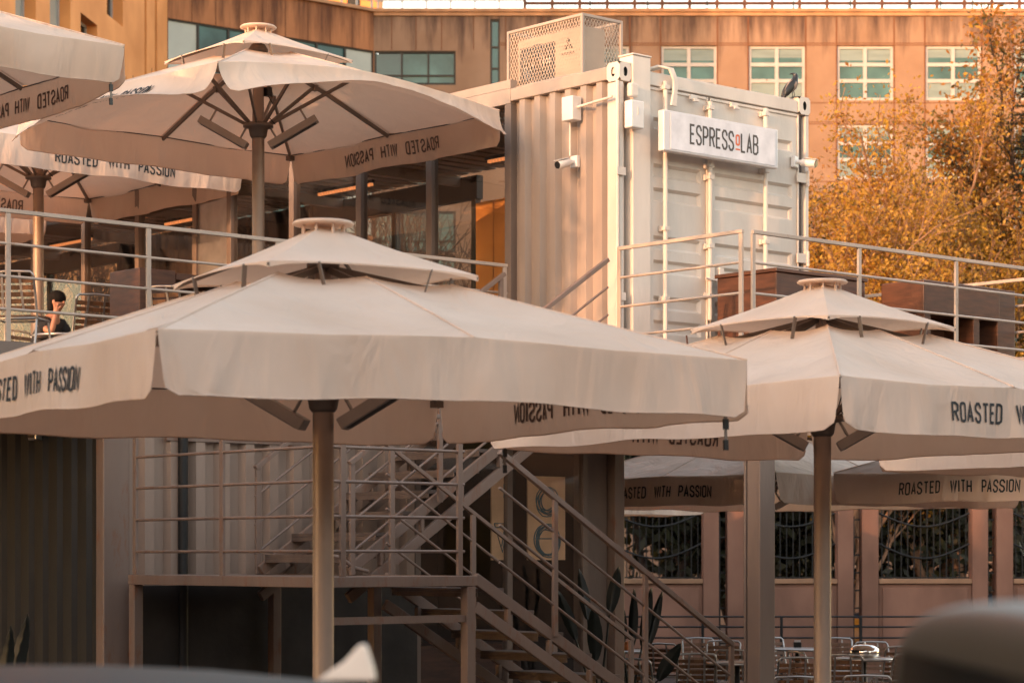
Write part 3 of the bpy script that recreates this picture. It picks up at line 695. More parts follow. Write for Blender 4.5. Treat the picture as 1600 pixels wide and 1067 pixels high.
# ---------------------------------------------------------------- stairs and landing
LZ = 1.43
ld = thing('stair_landing', 'rusty edged steel landing between the two flights of stairs', 'landing', W(0, 0, LZ), A0)
mb = MB(); mb.box(0.03, 1.55, 0.03, 2.80, -0.035, -0.006); mb.obj('plate', M['railgrey'], ld)
mb = MB(); mb.box(0, 1.58, 0.0, 0.055, -0.085, 0.0); mb.box(0, 0.055, 0.058, 2.83, -0.085, 0.0); mb.box(1.525, 1.58, 0.058, 2.83, -0.085, 0.0); mb.box(0.058, 1.522, 2.775, 2.83, -0.085, 0.0)
mb.obj('edge_channel', M['railgrey'], ld, 0.005)
for s, t in ((0.05, 0.05), (1.53, 0.05), (0.05, 2.78), (1.53, 2.78), (1.53, 1.3)):
    mb = MB(); mb.box(s - 0.045, s + 0.045, t - 0.045, t + 0.045, GZ - LZ, -0.088); mb.box(s - 0.09, s + 0.09, t - 0.09, t + 0.09, GZ - LZ, GZ - LZ + 0.012); mb.obj('post', M['railgrey'], ld, 0.006)
mb = MB()
for s, t, u, v in ((0.05, 0.1, 0.05, 2.7),): mb.bar((0.05, 0.1, -1.0), (0.05, 2.7, -1.0), 0.05, 0.08)
mb.bar((0.1, 0.05, -0.35), (1.48, 0.05, -0.35), 0.04, 0.06); mb.obj('brace', M['railgrey'], ld)
LH = [0.20, 0.475, 0.75, 1.02, 1.30]
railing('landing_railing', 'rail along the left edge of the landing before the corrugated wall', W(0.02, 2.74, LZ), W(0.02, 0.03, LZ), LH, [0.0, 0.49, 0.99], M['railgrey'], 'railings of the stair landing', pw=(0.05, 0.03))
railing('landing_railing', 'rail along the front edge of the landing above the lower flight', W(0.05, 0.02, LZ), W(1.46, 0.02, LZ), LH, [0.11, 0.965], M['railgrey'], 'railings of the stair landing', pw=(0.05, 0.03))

def flight(name, label, s0, z0, s1, z1, t0, t1, ntr):
    """Open steel flight in yard axes with twin stringers each side and ladder connectors between them."""
    root = thing(name, label, 'stairs', W(s0, 0, z0), A0); L = s1 - s0; H = z1 - z0; m_ = M['railgrey']
    for t in (t0, t1):
        up = Vector((L, 0, H)).normalized(); nrm = Vector((-up.z, 0, up.x))
        mb = MB(); mb.bar((0, t, 0), (L, t, H), 0.045, 0.095)
        off = Vector((0, 0, -0.235)); mb.bar(Vector((0.0, t, 0)) + off, Vector((L, t, H)) + off, 0.045, 0.095)
        k = 0.12
        while k < 0.98:
            c = Vector((L * k, t, H * k)); mb.bar(c + Vector((0, 0, -0.055)), c + Vector((0, 0, -0.18)), 0.05, 0.035, (1, 0, 0)); k += 0.155
        mb.obj('stringer', m_, root, 0.005)
    ta, tb = min(t0, t1) + 0.026, max(t0, t1) - 0.026
    for i in range(ntr):
        f = (i + 0.6) / ntr; x = L * f; z = H * f + 0.03
        mb = MB(); mb.box(x - 0.15, x + 0.15, ta, tb, z - 0.032, z); mb.box(x - 0.15, x - 0.142, ta, tb, z - 0.072, z - 0.0325)
        mb.obj('tread', M['tread'], root, 0.003)
    return root
flight('lower_stairs', 'lower open flight of steel stairs running down from the landing', 1.58, LZ - 0.02, 4.62, GZ + 0.03, 0.03, 1.22, 9)
flight('upper_stairs', 'upper open flight of steel stairs climbing to the deck', 1.33, LZ + 0.03, 4.31, DZ - 0.01, 1.42, 2.72, 10)
SHT = [0.16, 0.45, 0.75, 1.18]
SLO = (GZ - LZ) / 3.0
def zl(s): return LZ - 0.15 - 0.592 * (s - 1.83) + 0.0
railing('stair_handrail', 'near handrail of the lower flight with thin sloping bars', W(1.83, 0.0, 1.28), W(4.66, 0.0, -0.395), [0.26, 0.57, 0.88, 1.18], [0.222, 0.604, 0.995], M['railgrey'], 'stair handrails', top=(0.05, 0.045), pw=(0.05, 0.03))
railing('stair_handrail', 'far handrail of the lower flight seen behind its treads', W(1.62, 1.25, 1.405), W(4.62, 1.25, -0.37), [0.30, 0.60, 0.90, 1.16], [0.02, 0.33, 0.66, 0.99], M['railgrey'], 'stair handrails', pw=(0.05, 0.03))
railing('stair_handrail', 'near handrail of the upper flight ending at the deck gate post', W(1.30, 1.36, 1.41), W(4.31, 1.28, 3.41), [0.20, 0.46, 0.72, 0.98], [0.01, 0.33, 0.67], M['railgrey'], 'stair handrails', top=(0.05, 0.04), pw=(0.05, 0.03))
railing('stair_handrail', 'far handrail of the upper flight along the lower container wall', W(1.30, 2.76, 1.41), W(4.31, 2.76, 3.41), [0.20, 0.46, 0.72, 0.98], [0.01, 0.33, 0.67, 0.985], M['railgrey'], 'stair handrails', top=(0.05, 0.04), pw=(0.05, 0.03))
mb = MB(); mb.tube([W(1.08, 1.36, LZ + 0.17), W(1.2, 1.36, LZ + 0.15), W(1.36, 1.36, LZ + 0.06), W(1.5, 1.36, LZ + 0.03)], 0.018, 8)
tag(mb.obj('curved_rail_end', M['railgrey']), 'curved loose end of rail at the foot of the upper flight', 'rail end')

# ---------------------------------------------------------------- lower containers
lc = thing('lower_container', 'ground floor container under the deck with a dark long side', 'container', W(-0.15, 3.0, GZ), A0)
LCH = DZ - 0.35 - GZ
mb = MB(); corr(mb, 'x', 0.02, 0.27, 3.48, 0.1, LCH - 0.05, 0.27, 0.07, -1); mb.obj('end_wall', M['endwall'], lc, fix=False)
mb = MB(); corr(mb, 'y', 0.02, 0.12, 11.0, 0.1, LCH - 0.05, 0.25, 0.04, -1); mb.obj('long_side', M['shade_cont'], lc, fix=False)
mb = MB(); mb.box(-0.01, 0.26, -0.03, 0.10, 0, LCH); mb.obj('corner_post', M['railgrey'], lc, 0.012)
mb = MB(); mb.box(0.265, 3.5, -0.04, 0.06, LCH - 0.1, LCH - 0.002); mb.box(0.265, 3.5, -0.02, 0.06, 0, 0.12); mb.obj('end_rail', M['railgrey'], lc, 0.006)
mb = MB(); mb.box(0.3, 3.5, 0.1, 11, LCH - 0.09, LCH - 0.03); mb.box(3.42, 3.5, 0.1, 11, 0.0, LCH - 0.1); mb.box(0.3, 3.4, 10.9, 11, 0, LCH - 0.1); mb.obj('shell', M['shade_cont'], lc)
mb = MB(); mb.box(0.27, 3.48, -0.075, -0.055, 0.12, LZ - GZ - 0.1); mb.obj('shade_panel', M['shadepanel'], lc)  # dark sheet added where the wall below the landing is in shade
mb = MB(); mb.box(0.62, 2.1, -0.06, -0.022, LCH - 0.42, LCH - 0.38); mb.obj('wall_bracket', M['railgrey'], lc)
mb = MB(); mb.tube([(0.78, -0.08, 0.0), (0.78, -0.08, LCH - 0.02)], 0.045, 12); tag_p = mb.obj('drain_pipe', M['iron'], lc)
wl = thing('wall_lamp', 'small square white lamp high on the dark container side', 'wall lamp', W(-0.15, 4.05, 2.72), A0)
mb = MB(); mb.box(-0.10, -0.025, -0.07, 0.07, -0.08, 0.08); mb.obj('case', M['steel'], wl, 0.01)
mb = MB(); mb.box(-0.12, -0.101, -0.05, 0.05, -0.06, 0.06); mb.obj('lens', M['seam'], wl, 0.006)

sh = thing('glazed_shop', 'ground floor glass shop front behind the stairs', 'shop', W(3.35, 3.0, GZ), A0)
mb = MB(); mb.box(2.72, 2.86, 0.0, 0.16, 0, LCH); mb.obj('light_post', M['railgrey'], sh, 0.008)
mb = MB(); mb.box(2.40, 2.70, 0.10, 0.3, 0, LCH); mb.obj('dark_post', M['brown_post'], sh, 0.008)
for x in (0.05, 1.25, 2.3):
    mb = MB(); mb.box(x, x + 0.07, 0.04, 0.12, 0, LCH); mb.obj('mullion', M['brown_post'], sh, 0.004)
for a, b in ((0.125, 1.245), (1.325, 2.295)):
    mb = MB(); mb.box(a, b, 0.07, 0.078, 0.08, LCH - 0.1); mb.obj('pane', M['glass'], sh)
mb = MB(); mb.box(0.16, 2.86, 0.02, 0.14, LCH - 0.097, LCH - 0.003); mb.box(0.16, 2.4, 0.03, 0.13, 0.0, 0.077); mb.obj('frame_rail', M['brown_post'], sh, 0.004)
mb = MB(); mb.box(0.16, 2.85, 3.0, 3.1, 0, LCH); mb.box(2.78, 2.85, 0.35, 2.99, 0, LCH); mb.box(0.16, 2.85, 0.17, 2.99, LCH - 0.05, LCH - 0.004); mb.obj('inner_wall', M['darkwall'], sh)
mb = MB(); mb.box(0.5, 2.2, 0.9, 1.5, 0.0, 1.02); mb.obj('bar_counter', M['wood'], sh, 0.01)

def rings(mb, cx, cz, r, y, n):
    for k in range(n):
        a = random.uniform(0, 6.28); o = 0.02; q = r * random.uniform(0.6, 1.0)
        pts = [(cx + o * math.cos(a) + q * math.cos(2 * math.pi * j / 28), y - 0.002 * k, cz + o * math.sin(a) + q * random.uniform(.93, 1.0) * math.sin(2 * math.pi * j / 28)) for j in range(29)]
        mb.tube(pts, 0.006, 5, False)
po = thing('poster', 'tan board with two blue ring drawings behind the shop glass', 'poster', W(4.93, 3.10, 1.55), A0, 'boards behind the shop glass')
PH = 0.86
mb = MB(); mb.box(0, 0.52, 0, 0.02, 0, PH); mb.obj('board', M['paper'], po, 0.002)
mb = MB(); rings(mb, 0.26, 0.60, 0.17, -0.003, 6); rings(mb, 0.26, 0.20, 0.17, -0.003, 6); mb.tube([(0.10, -0.003, 0.22), (0.42, -0.003, 0.22)], 0.006, 5); mb.obj('ring_drawing', M['ink'], po)
po = thing('poster', 'narrow tan board with angular blue marks behind the shop glass', 'poster', W(4.44, 3.10, 1.55), A0, 'boards behind the shop glass')
mb = MB(); mb.box(0, 0.22, 0, 0.02, 0, PH); mb.obj('board', M['paper'], po, 0.002)
mb = MB()
for pl in ([(.16, .77), (.20, .77), (.20, .63), (.16, .63), (.16, .77)], [(.16, .60), (.20, .60), (.20, .50), (.17, .50)], [(.03, .37), (.20, .37), (.14, .08), (.03, .37)], [(.06, .33), (.17, .33), (.13, .14)]):
    mb.tube([(x, -0.004, z) for x, z in pl], 0.006, 5)
mb.obj('mark_drawing', M['ink'], po)

# ---------------------------------------------------------------- wooden bar on the right of the deck
wb = thing('wooden_box', 'brown wooden cabinet against the container doors behind the rail', 'cabinet', W(6.20, 0.85, DZ), A0)
mb = MB(); mb.box(0, 1.35, 0, 0.80, 0, 1.0); mb.obj('body', M['wood'], wb, 0.008)
mb = MB(); mb.box(-0.02, 1.37, -0.02, 0.82, 1.003, 1.04); mb.obj('lid', M['wood'], wb, 0.006)
br = thing('bar_table', 'long brown wooden bar with a deep top beam and a red end post', 'bar', W(7.62, 0.15, DZ - 0.045), A0)
mb = MB(); mb.box(0, 1.25, 0, 0.55, 0.70, 1.02); mb.obj('top_beam', M['wood'], br, 0.01)
for x in (0.05, 0.85, 1.255):
    mb = MB(); mb.box(x, x + (0.30 if x > 1.2 else 0.1), 0.03, 0.5, 0.045, 1.02 if x > 1.2 else 0.697); mb.obj('leg', M['wood'], br, 0.008)
mb = MB(); mb.box(0.16, 0.84, 0.40, 0.46, 0.0, 0.697); mb.obj('back_panel', M['wood'], br)

# ---------------------------------------------------------------- parasols
HALF, DROP = 1.75, 0.335
SIDES = [((0, -1), (1, 0), (0, -1)), ((1, 0), (0, 1), (1, 0)), ((0, 1), (-1, 0), (0, 1)), ((-1, 0), (0, -1), (-1, 0))]
def parasol(label, loc, delta, rim, text_sides, bow=(0, 0, 0, 0), curl=(0, 0, 0, 0), seed=0, heaters=True, straps=(), lit=False, detail=True, half=HALF, tdx=0.0):
    rnd = random.Random(seed); a = half
    root = thing('parasol', label, 'parasol', loc, R(45 - delta), 'cream parasols printed ROASTED WITH PASSION')
    top = rim + 0.70
    ph = [[rnd.uniform(0, 6.28) for _ in range(4)] for _ in range(4)]
    am = [rnd.uniform(0.7, 1.3) for _ in range(4)]
    def rimpt(k, w):
        o, d, n = SIDES[k]; q = min(1, abs(w / a))
        z = rim + bow[k] * (1 - q ** 2) - 0.018 * (1 - abs(2 * q - 1))
        return Vector((o[0] * a + d[0] * w, o[1] * a + d[1] * w, z))
    def canopy(k, w, u):
        p = rimpt(k, w); q = min(1, abs(w / a)); s = 4 * q * (1 - q)
        x = Vector((p.x * u, p.y * u, top * (1 - u) + p.z * u - 0.045 * s * u * (1.25 - u) * 2))
        x.z += u * u * (0.007 * math.sin(w * 7 + ph[k][0] + u * 3) + 0.004 * math.sin(w * 15 + ph[k][1] - u * 5)) + 0.006 * s * math.sin(u * 9 + ph[k][2] + w * 2)
        return x
    def val(k, w, v, off=0.0):
        p = rimpt(k, w); o, d, n = SIDES[k]; th = curl[k] * (1 - (w / a) ** 2 * 0.6) * (v / DROP)
        rip = (0.014 * math.sin(w * 4.6 + ph[k][0]) + 0.009 * math.sin(w * 10.3 + ph[k][1] + 1.5 * v) + 0.006 * math.sin(w * 19 + ph[k][2] + 3 * v) + 0.003 * math.sin(w * 41 + ph[k][0])) * am[k] * v / DROP
        c = max(0, (abs(w) - a * 0.72) / (a * 0.28)); rip += 0.013 * c * math.sin(w * 42 + ph[k][3] + v * 5) * v / DROP
        sw_ = 0.02 * v / DROP + rip
        out = sw_ - math.sin(th) * v + off * math.cos(th); dz = -math.cos(th) * v - off * math.sin(th)
        return Vector((p.x + n[0] * out, p.y + n[1] * out, p.z + dz + 0.006 * math.sin(w * 6 + ph[k][1]) * v / DROP))
    mb = MB()
    for k in range(4):
        mb.grid(lambda u, v, k=k: canopy(k, (2 * u - 1) * a, 0.30 + 0.70 * v), 40, 16)
    cn = mb.obj('canopy', M['canvas'], root, fix=False)
    for k in range(4):
        mb = MB()
        def vf(u, v, k=k):
            dv = v * DROP; g_ = 0.004 + 0.045 * v ** 1.4; r_ = 0.06; e = dv - (DROP - r_)
            if e > 0: g_ += r_ - math.sqrt(max(0, r_ * r_ - e * e))
            return val(k, (2 * u - 1) * (a - g_), dv)
        mb.grid(vf, 96, 10); vl = mb.obj('valance', M['canvas'], root, fix=False)
        mb = MB(); pts = [vf(i / 40, 1.0) for i in range(41)]; mb.tube([vf(0, .75), vf(0, .88)] + pts + [vf(1, .88), vf(1, .75)], 0.0045, 5); mb.obj('hem', M['canvas'], vl)
        if k in text_sides:
            for nm, off, m_ in (('lettering', 0.005, 'print'), ('lettering_back', -0.005, 'print_back')):
                mb = MB()
                write(mb, 'ROASTED WITH PASSION', lambda x, y, kk, k=k, off=off: val(k, x + tdx, 0.245 - y, off + math.copysign(0.0006 * kk, off)), 0.138, 0.050, 0.0185, 0.031, 0.115)
                mb.obj(nm, M[m_], vl, fix=False)
    mb = MB()
    for k in range(4):
        mb.tube([rimpt(k, -a + 2 * a * i / 12) - Vector((SIDES[k][2][0] * 0.012, SIDES[k][2][1] * 0.012, 0.012)) for i in range(13)], 0.006, 5)
    mb.obj('rim_seam', M['seam'], root)
    mb = MB()
    for k in range(4):
        for w_ in (-a * .999, 0.0):
            mb.tube([canopy(k, w_, 0.31 + 0.69 * i / 14) + Vector((0, 0, .002)) for i in range(15)], 0.007, 5)
    mb.obj('canopy_seam', M['canvas'], cn)
    # ribs, struts, hubs
    ends = [canopy(k, -a, 1) for k in range(4)] + [canopy(k, 0, 1) for k in range(4)]
    hub = Vector((0, 0, rim - 0.14)); ht = Vector((0, 0, top - 0.05)); dn = Vector((0, 0, -0.035))
    for i, e in enumerate(ends):
        mb = MB(); mid = Vector((e.x * .5, e.y * .5, top * .5 + e.z * .5 - 0.004)); mb.bar(ht + dn, mid + dn, 0.024, 0.038); mb.bar(mid + dn, e * 0.985 + Vector((0, 0, e.z * 0.015)) + dn, 0.024, 0.038)
        if i < 4: mb.cbox(Vector((e.x * .975, e.y * .975, e.z - 0.05)), (0.07, 0.07, 0.05))
        rb = mb.obj('rib', M['frame'], root)
        j = Vector((e.x * .42, e.y * .42, top * .58 + e.z * .42)) + dn
        if detail:
            mb = MB(); d_ = Vector((e.x, e.y, 0)).normalized(); mb.bar(hub + d_ * 0.08, j, 0.022, 0.034); mb.cbox(j + Vector((0, 0, -0.02)), (0.05, 0.05, 0.06)); mb.obj('strut', M['frame'], root)
    mb = MB(); mb.lathe([(0, .035), (0.12, .035), (0.155, .012), (0.155, -.008), (0.10, -.02), (0.085, -.10), (0.07, -.12), (0, -.12)], 20, hub); mb.obj('slider_hub', M['frame'], root)
    mb = MB(); mb.lathe([(0, .05), (0.07, .05), (0.10, 0), (0.10, -.05), (0, -.05)], 16, ht); mb.obj('top_hub', M['frame'], root)
    mb = MB(); mb.tube([(0, 0, 0.10), (0, 0, rim - 0.2), (0, 0, top - 0.02)], [0.064, 0.064, 0.050], 16); mb.obj('pole', M['pole'], root)
    mb = MB(); mb.cbox((0, 0, 0.045), (0.95, 0.95, 0.09)); mb.lathe([(0.10, .09), (0.10, .25), (0.066, .28)], 16); mb.obj('base', M['frame'], root, 0.01)
    if heaters:
        for sx, sy in ((1, -1), (-1, 1)):
            e = Vector((sx, sy, 0)).normalized(); d_ = Vector((e.x * .7, e.y * .7, 0.40)).normalized()
            c = hub + Vector((e.x * .36, e.y * .36, -0.06)); x_ = d_; y_ = Vector((-e.y, e.x, 0)); z_ = x_.cross(y_); rot = Matrix((x_, y_, z_)).transposed()
            if z_.z < 0: z_ = -z_; rot = Matrix((x_, -y_, z_)).transposed()
            mb = MB(); mb.cbox(c, (0.56, 0.13, 0.075), rot); mb.bar(c + d_ * .18 + z_ * .037, c + d_ * .18 + z_ * .19, 0.02, 0.02, (1, 0, 0)); mb.bar(c - d_ * .18 + z_ * .037, c - d_ * .18 + z_ * .19, 0.02, 0.02, (1, 0, 0))
            hb = mb.obj('heater', M['heater'], root, 0.008)
            mb = MB(); mb.cbox(c - z_ * 0.0395, (0.50, 0.09, 0.003), rot); mb.obj('heating_panel', M['black'], hb)
            if lit and sx < 0:
                mb = MB(); mb.cbox(c - z_ * 0.044 + d_ * 0.1, (0.16, 0.06, 0.004), rot); mb.obj('glowing_element', M['led'], hb)
        if detail:
            mb = MB(); mb.cbox((0.085, -0.05, rim + 0.22), (0.06, 0.07, 0.09)); mb.tube([(0.08, -.06, rim + .18), (0.12, -.10, rim + .08), (0.06, -.10, rim - .05), (0.12, -.13, rim - .12)], 0.006, 6); mb.obj('control_box', M['black'], root)
    # vent cap
    cc, cz, ca = 0.685, rim + 0.535, rim + 0.875
    def capf(k, w, u):
        o, d, n = SIDES[k]; q = abs(w / cc); p = Vector((o[0] * cc + d[0] * w, o[1] * cc + d[1] * w, cz + 0.022 * (1 - q * q)))
        return Vector((p.x * u, p.y * u, ca * (1 - u) + p.z * u - 0.012 * math.sin(math.pi * u) - 0.02 * 4 * q * (1 - q) * u * (1 - u) * 2))
    mb = MB()
    for k in range(4):
        mb.grid(lambda u, v, k=k: capf(k, (2 * u - 1) * cc, 0.06 + 0.94 * v), 18, 8)
        mb.grid(lambda u, v, k=k: capf(k, (2 * u - 1) * cc, 1.0) + Vector((0, 0, -0.035 * v * (0.25 + 0.75 * abs(2 * u - 1) ** 6))), 18, 2)
    vc = mb.obj('vent_cap', M['canvas'], root, fix=False)
    for k in range(4):
        for w_ in (-0.34, 0.34):
            mb = MB(); p = capf(k, w_ * cc / .63, 1.0); q_ = canopy(k, w_ * a / cc * 0.985, cc / a * 0.985); mb.bar(p, q_ + Vector((0, 0, .004)), 0.028, 0.006)
            mb.obj('cap_strap', M['frame'], root)
    mb = MB()
    for k in range(4):
        e = capf(k, -cc, 1); mb.bar((0, 0, ca - .05), e + Vector((0, 0, -.02)), 0.014, 0.02)
    mb.obj('cap_frame', M['frame'], vc)
    mb = MB(); mb.lathe([(0, .035), (.175, .030), (.188, .018), (.180, .008), (0, .006)], 28, (0, 0, ca - .018))
    for k in range(8):
        q_ = 2 * math.pi * k / 8; mb.tube([(0.13 * math.cos(q_), 0.13 * math.sin(q_), ca - .09), (0.13 * math.cos(q_), 0.13 * math.sin(q_), ca - .011)], 0.009, 6)
    mb.obj('cap_disc', M['canvas'], root)
    for k in straps:
        p = rimpt(k, a * .965) ; p.x *= .97; p.y *= .97; mb = MB(); mb.cur = 0; mb.bar(p + Vector((0, 0, -.02)), p + Vector((0.01, 0.01, -.40)), 0.022, 0.004); mb.cur = 1; mb.bar(p + Vector((.01, .01, -.34)), p + Vector((.012, .01, -.40)), 0.034, 0.014); mb.bar(p + Vector((.01, .01, -.46)), p + Vector((.012, .01, -.52)), 0.030, 0.014); mb.cur = 0; mb.bar(p + Vector((.01, .01, -.40)), p + Vector((.012, .01, -.46)), 0.02, 0.004)
        mb.obj('strap', [M['frame'], M['black']], root)
    return root
RIM = 2.735
def gp(px, d, z): return Vector((at(px, d), d, z))
parasol('large near parasol in the middle, its square canopy hiding the container foot', (-1.14, 14.0, GZ), 14.0, RIM - 0.012 - GZ, (1, 3), seed=1, straps=(0,), half=1.82, bow=(0.045, 0.02, 0.0, 0.02))
parasol('parasol overlapping the deck rail and the brown wooden bar on the right', (2.29, 17.1, GZ), 5.1, RIM - GZ, (0, 2), seed=2, straps=(2,), tdx=0.12)
parasol('parasol on the deck before the glass, its underside marked by branch shadows', (-2.60, 23.75, DZ), 2.3, RIM, (1, 3), bow=(0.16, 0, 0, 0.05), curl=(-1.05, -0.1, 0.0, -0.95), seed=3)
parasol('parasol farther along the deck with a glowing heater under its canopy', (-5.67, 27.75, DZ), 3.5, RIM + 0.12, (0, 2), seed=4, lit=True, curl=(0.1, 0.1, 0, 0))
parasol('parasol cut off by the top left corner of the picture', (-5.87, 20.5, DZ), 3.5, RIM - 0.06, (1,), bow=(0.0, -0.09, 0, 0), curl=(0.25, 0.05, 0.2, 0), seed=5, straps=(0,))
parasol('farthest deck parasol whose pale corner shows behind the left rail', (-8.58, 30.6, DZ), 3.5, RIM, (), seed=6, detail=False)
RB = 2.51
parasol('added unseen parasol left of the picture that shades the dark container', (-6.5, 15.6, GZ), 3.5, RIM - GZ, (1,), seed=12, detail=False)  # unseen parasol added to shade the left container wall
parasol('shaded parasol just behind the tall deck column on the rear terrace', (3.04, 27.87, GZ), 3.5, RB - GZ, (3,), seed=8)
parasol('rear terrace parasol cut by the right picture edge, its lettering half hidden', (6.06, 25.75, GZ), 3.5, RB - GZ, (3,), seed=9)
parasol('grey shaded parasol beside the deck edge at the right picture border', (5.70, 20.35, GZ), 3.5, RIM - 0.05 - GZ, (), seed=10)
parasol('most distant parasol, only a pale strip above the dark fence opening', (0.27, 32.95, GZ), 3.5, RB - GZ, (), seed=11, detail=False)

# ---------------------------------------------------------------- cafe chairs, tables
def make_chair(label, loc, rz, group):
    t = thing('cafe_chair', label, 'chair', loc, rz, group); w_ = 0.22; sh_ = 0.44
    # faces -y
    for sx in (-1, 1):
        mb = MB(); mb.tube([(sx * w_, -0.20, 0.0), (sx * w_, -0.19, 0.25), (sx * (w_ - .01), -0.17, sh_ - .03)], 0.012, 8); mb.obj('leg', M['steel'], t)
        mb = MB(); mb.tube([(sx * w_, 0.27, 0.0), (sx * w_, 0.20, 0.25), (sx * (w_ - .01), 0.15, sh_ - .03)], 0.012, 8); mb.obj('leg', M['steel'], t)
    mb = MB(); pts = [(-w_, 0.16, sh_ - .03), (-w_, 0.21, .62), (-w_ + .005, 0.245, .77)]
    for k in range(7):
        q = math.pi * (1 - k / 6); pts.append((-.0 + (w_ - .06) * (1 if k > 3 else -1 if k < 3 else 0) + .06 * math.cos(q), 0.255 + .012 * math.sin(q), .775 + .06 * math.sin(q)))
    pts += [(w_ - .005, 0.245, .77), (w_, 0.21, .62), (w_, 0.16, sh_ - .03)]
    mb.tube(pts, 0.012, 8); mb.obj('back_frame', M['steel'], t)
    mb = MB(); mb.tube([(-w_, -.17, sh_ - .03), (w_, -.17, sh_ - .03), (w_, .16, sh_ - .03), (-w_, .16, sh_ - .03), (-w_, -.17, sh_ - .03)], 0.011, 8); mb.obj('seat_frame', M['steel'], t)
    mb = MB()
    for k in range(6): mb.box(-w_ + .012, w_ - .012, -.175 + k * .057, -.130 + k * .057, sh_ - .014, sh_)
    mb.obj('seat', M['slat'], t, 0.003)
    mb = MB()
    for k in range(5):
        z = .50 + k * .062; y = 0.17 + (z - .44) * .23; q = Matrix.Rotation(R(-13), 3, 'X'); mb.cbox((0, y, z), (2 * w_ - .03, .012, .044), q)
    mb.obj('backrest', M['slat'], t, 0.003)
    for sx in (-1, 1):
        mb = MB(); mb.bar((sx * .10, .182, .46), (sx * .085, .272, .82), 0.022, 0.004, (0, 1, 0)); mb.obj('back_strap', M['steel'], t)
    return t
gr = 'slatted metal cafe chairs'
ch0 = make_chair('slatted chair behind the sloping handrail, nearest the orange cup', (at(1005, 25.2), 25.2, GZ), R(150), gr)
def chair(label, px, d, rz, z=GZ): return dup(ch0, (at(px, d), d, z), R(rz), label, gr)
chair('slatted chair back just right of the lowest handrail post', 1083, 26.6, 185)
chair('dark slatted chair farther back between the handrail and the tall column', 1098, 31.0, 10)
chair('slatted chair partly hidden by the left side of the tall deck column', 1150, 27.6, 170)
chair('slatted chair between the tall column and the right parasol pole', 1236, 25.6, 190)
chair('far slatted chair showing its top right of the tall column', 1214, 31.2, 20)
chair('slatted chair just right of the right parasol pole', 1318, 26.3, 170)
chair('far slatted chair behind the right parasol pole', 1310, 31.0, 0)
chair('tilted slatted chair between the dome table and the dark car', 1402, 26.6, 205)
chair('far slatted chair seen above the chair beside the dark car', 1396, 28.6, 195)
chair('slatted chair in the gap between the upper handrail bars and its lowest post', 1040, 29.5, 160)
chair('slatted chair with its back to the wall rail left of the tall column', 1128, 30.0, 350)
chair('slatted chair turned sideways right beside the tall column', 1262, 28.4, 265)
chair('slatted chair turned sideways just left of the right parasol pole', 1276, 26.9, 110)
chair('slatted chair half hidden behind the metal dome table', 1372, 29.6, 10)
chair('lowest slatted chair at the picture bottom between column and pole', 1240, 21.6, 180)
chair('lowest slatted chair at the picture bottom under the metal dome', 1352, 21.8, 175)
dc1 = chair('slatted chair with pale frame at the far left of the deck', 32, 21.7, 172, DZ)
chair('slatted chair behind the left deck rail near the brown counter', 134, 23.6, 215, DZ)
chair('chair back curving above the near parasol top on the deck', 268, 22.9, 160, DZ)
chair('slatted chair the seated person sits on', 57, 27.05, 62, DZ)
def table(label, px, d, z=GZ, r=0.36, h=0.74):
    t = thing('cafe_table', label, 'table', (at(px, d), d, z), 0, 'round cafe tables')
    mb = MB(); mb.lathe([(0, 0), (r - .01, 0), (r, .008), (r, .022), (r - .01, .03), (0, .03)], 32, (0, 0, h - .03)); mb.obj('table_top', M['steel'], t)
    mb = MB(); mb.tube([(0, 0, .03), (0, 0, h - .03)], 0.03, 12); mb.obj('leg', M['iron'], t)
    mb = MB()
    for k in range(4):
        q = math.pi / 4 + k * math.pi / 2; mb.bar((0, 0, .03), (.27 * math.cos(q), .27 * math.sin(q), .012), 0.04, 0.02)
    mb.obj('foot', M['iron'], t); return t
table('round table carrying the orange paper cup behind the handrail', 985, 29.6)
table('round table between the handrail end and the tall column', 1152, 26.3)
table('round table with a small holder between the column and the parasol pole', 1246, 30.2)
table('round table carrying the shiny metal dome', 1350, 27.4)
table('table on the deck at which the dark haired person leans', 100, 26.7, DZ)
X, Y = at(978, 29.6), 29.6
cp = thing('paper_cup', 'small orange paper cup standing on a terrace table', 'cup', (X, Y - .1, GZ + .74))
mb = MB(); mb.lathe([(0, 0), (.036, 0), (.047, .105), (.043, .105), (.034, .006), (0, .006)], 20); mb.obj('cup', M['cup'], cp)
mb = MB(); mb.lathe([(.048, .100), (.050, .106), (.047, .114), (0, .114)], 20); mb.obj('lid', M['cup'], cp)
X, Y = at(1350, 27.4), 27.4
dm_ = thing('metal_dome', 'polished metal dome standing on a terrace table', 'dome', (X, Y, GZ + .74))
mb = MB(); mb.lathe([(.13, 0), (.17, .02), (.185, .06), (.17, .11), (.13, .145), (.06, .16), (0, .163)], 28); mb.obj('bowl', M['chrome'], dm_)
mb = MB(); mb.lathe([(0, .163), (.018, .166), (.02, .178), (0, .186)], 12); mb.obj('knob', M['chrome'], dm_)
X, Y = at(1246, 30.2), 30.2
nh = thing('napkin_holder', 'small dark napkin holder standing on the round table', 'holder', (X, Y, GZ + .74))
mb = MB(); mb.cbox((0, 0, .045), (.10, .07, .07)); mb.obj('case', M['iron'], nh, 0.01)
mb = MB(); mb.cbox((0, 0, .09), (.08, .02, .03)); mb.obj('napkin', M['white'], nh)
cn_ = thing('deck_counter', 'dark brown wooden counter with shelf on the left of the deck', 'counter', W(1.4, 4.85, DZ), A0)
mb = MB(); mb.box(0, 0.42, 0, 0.55, 0, 1.02); mb.obj('cabinet', M['wood'], cn_, 0.008)
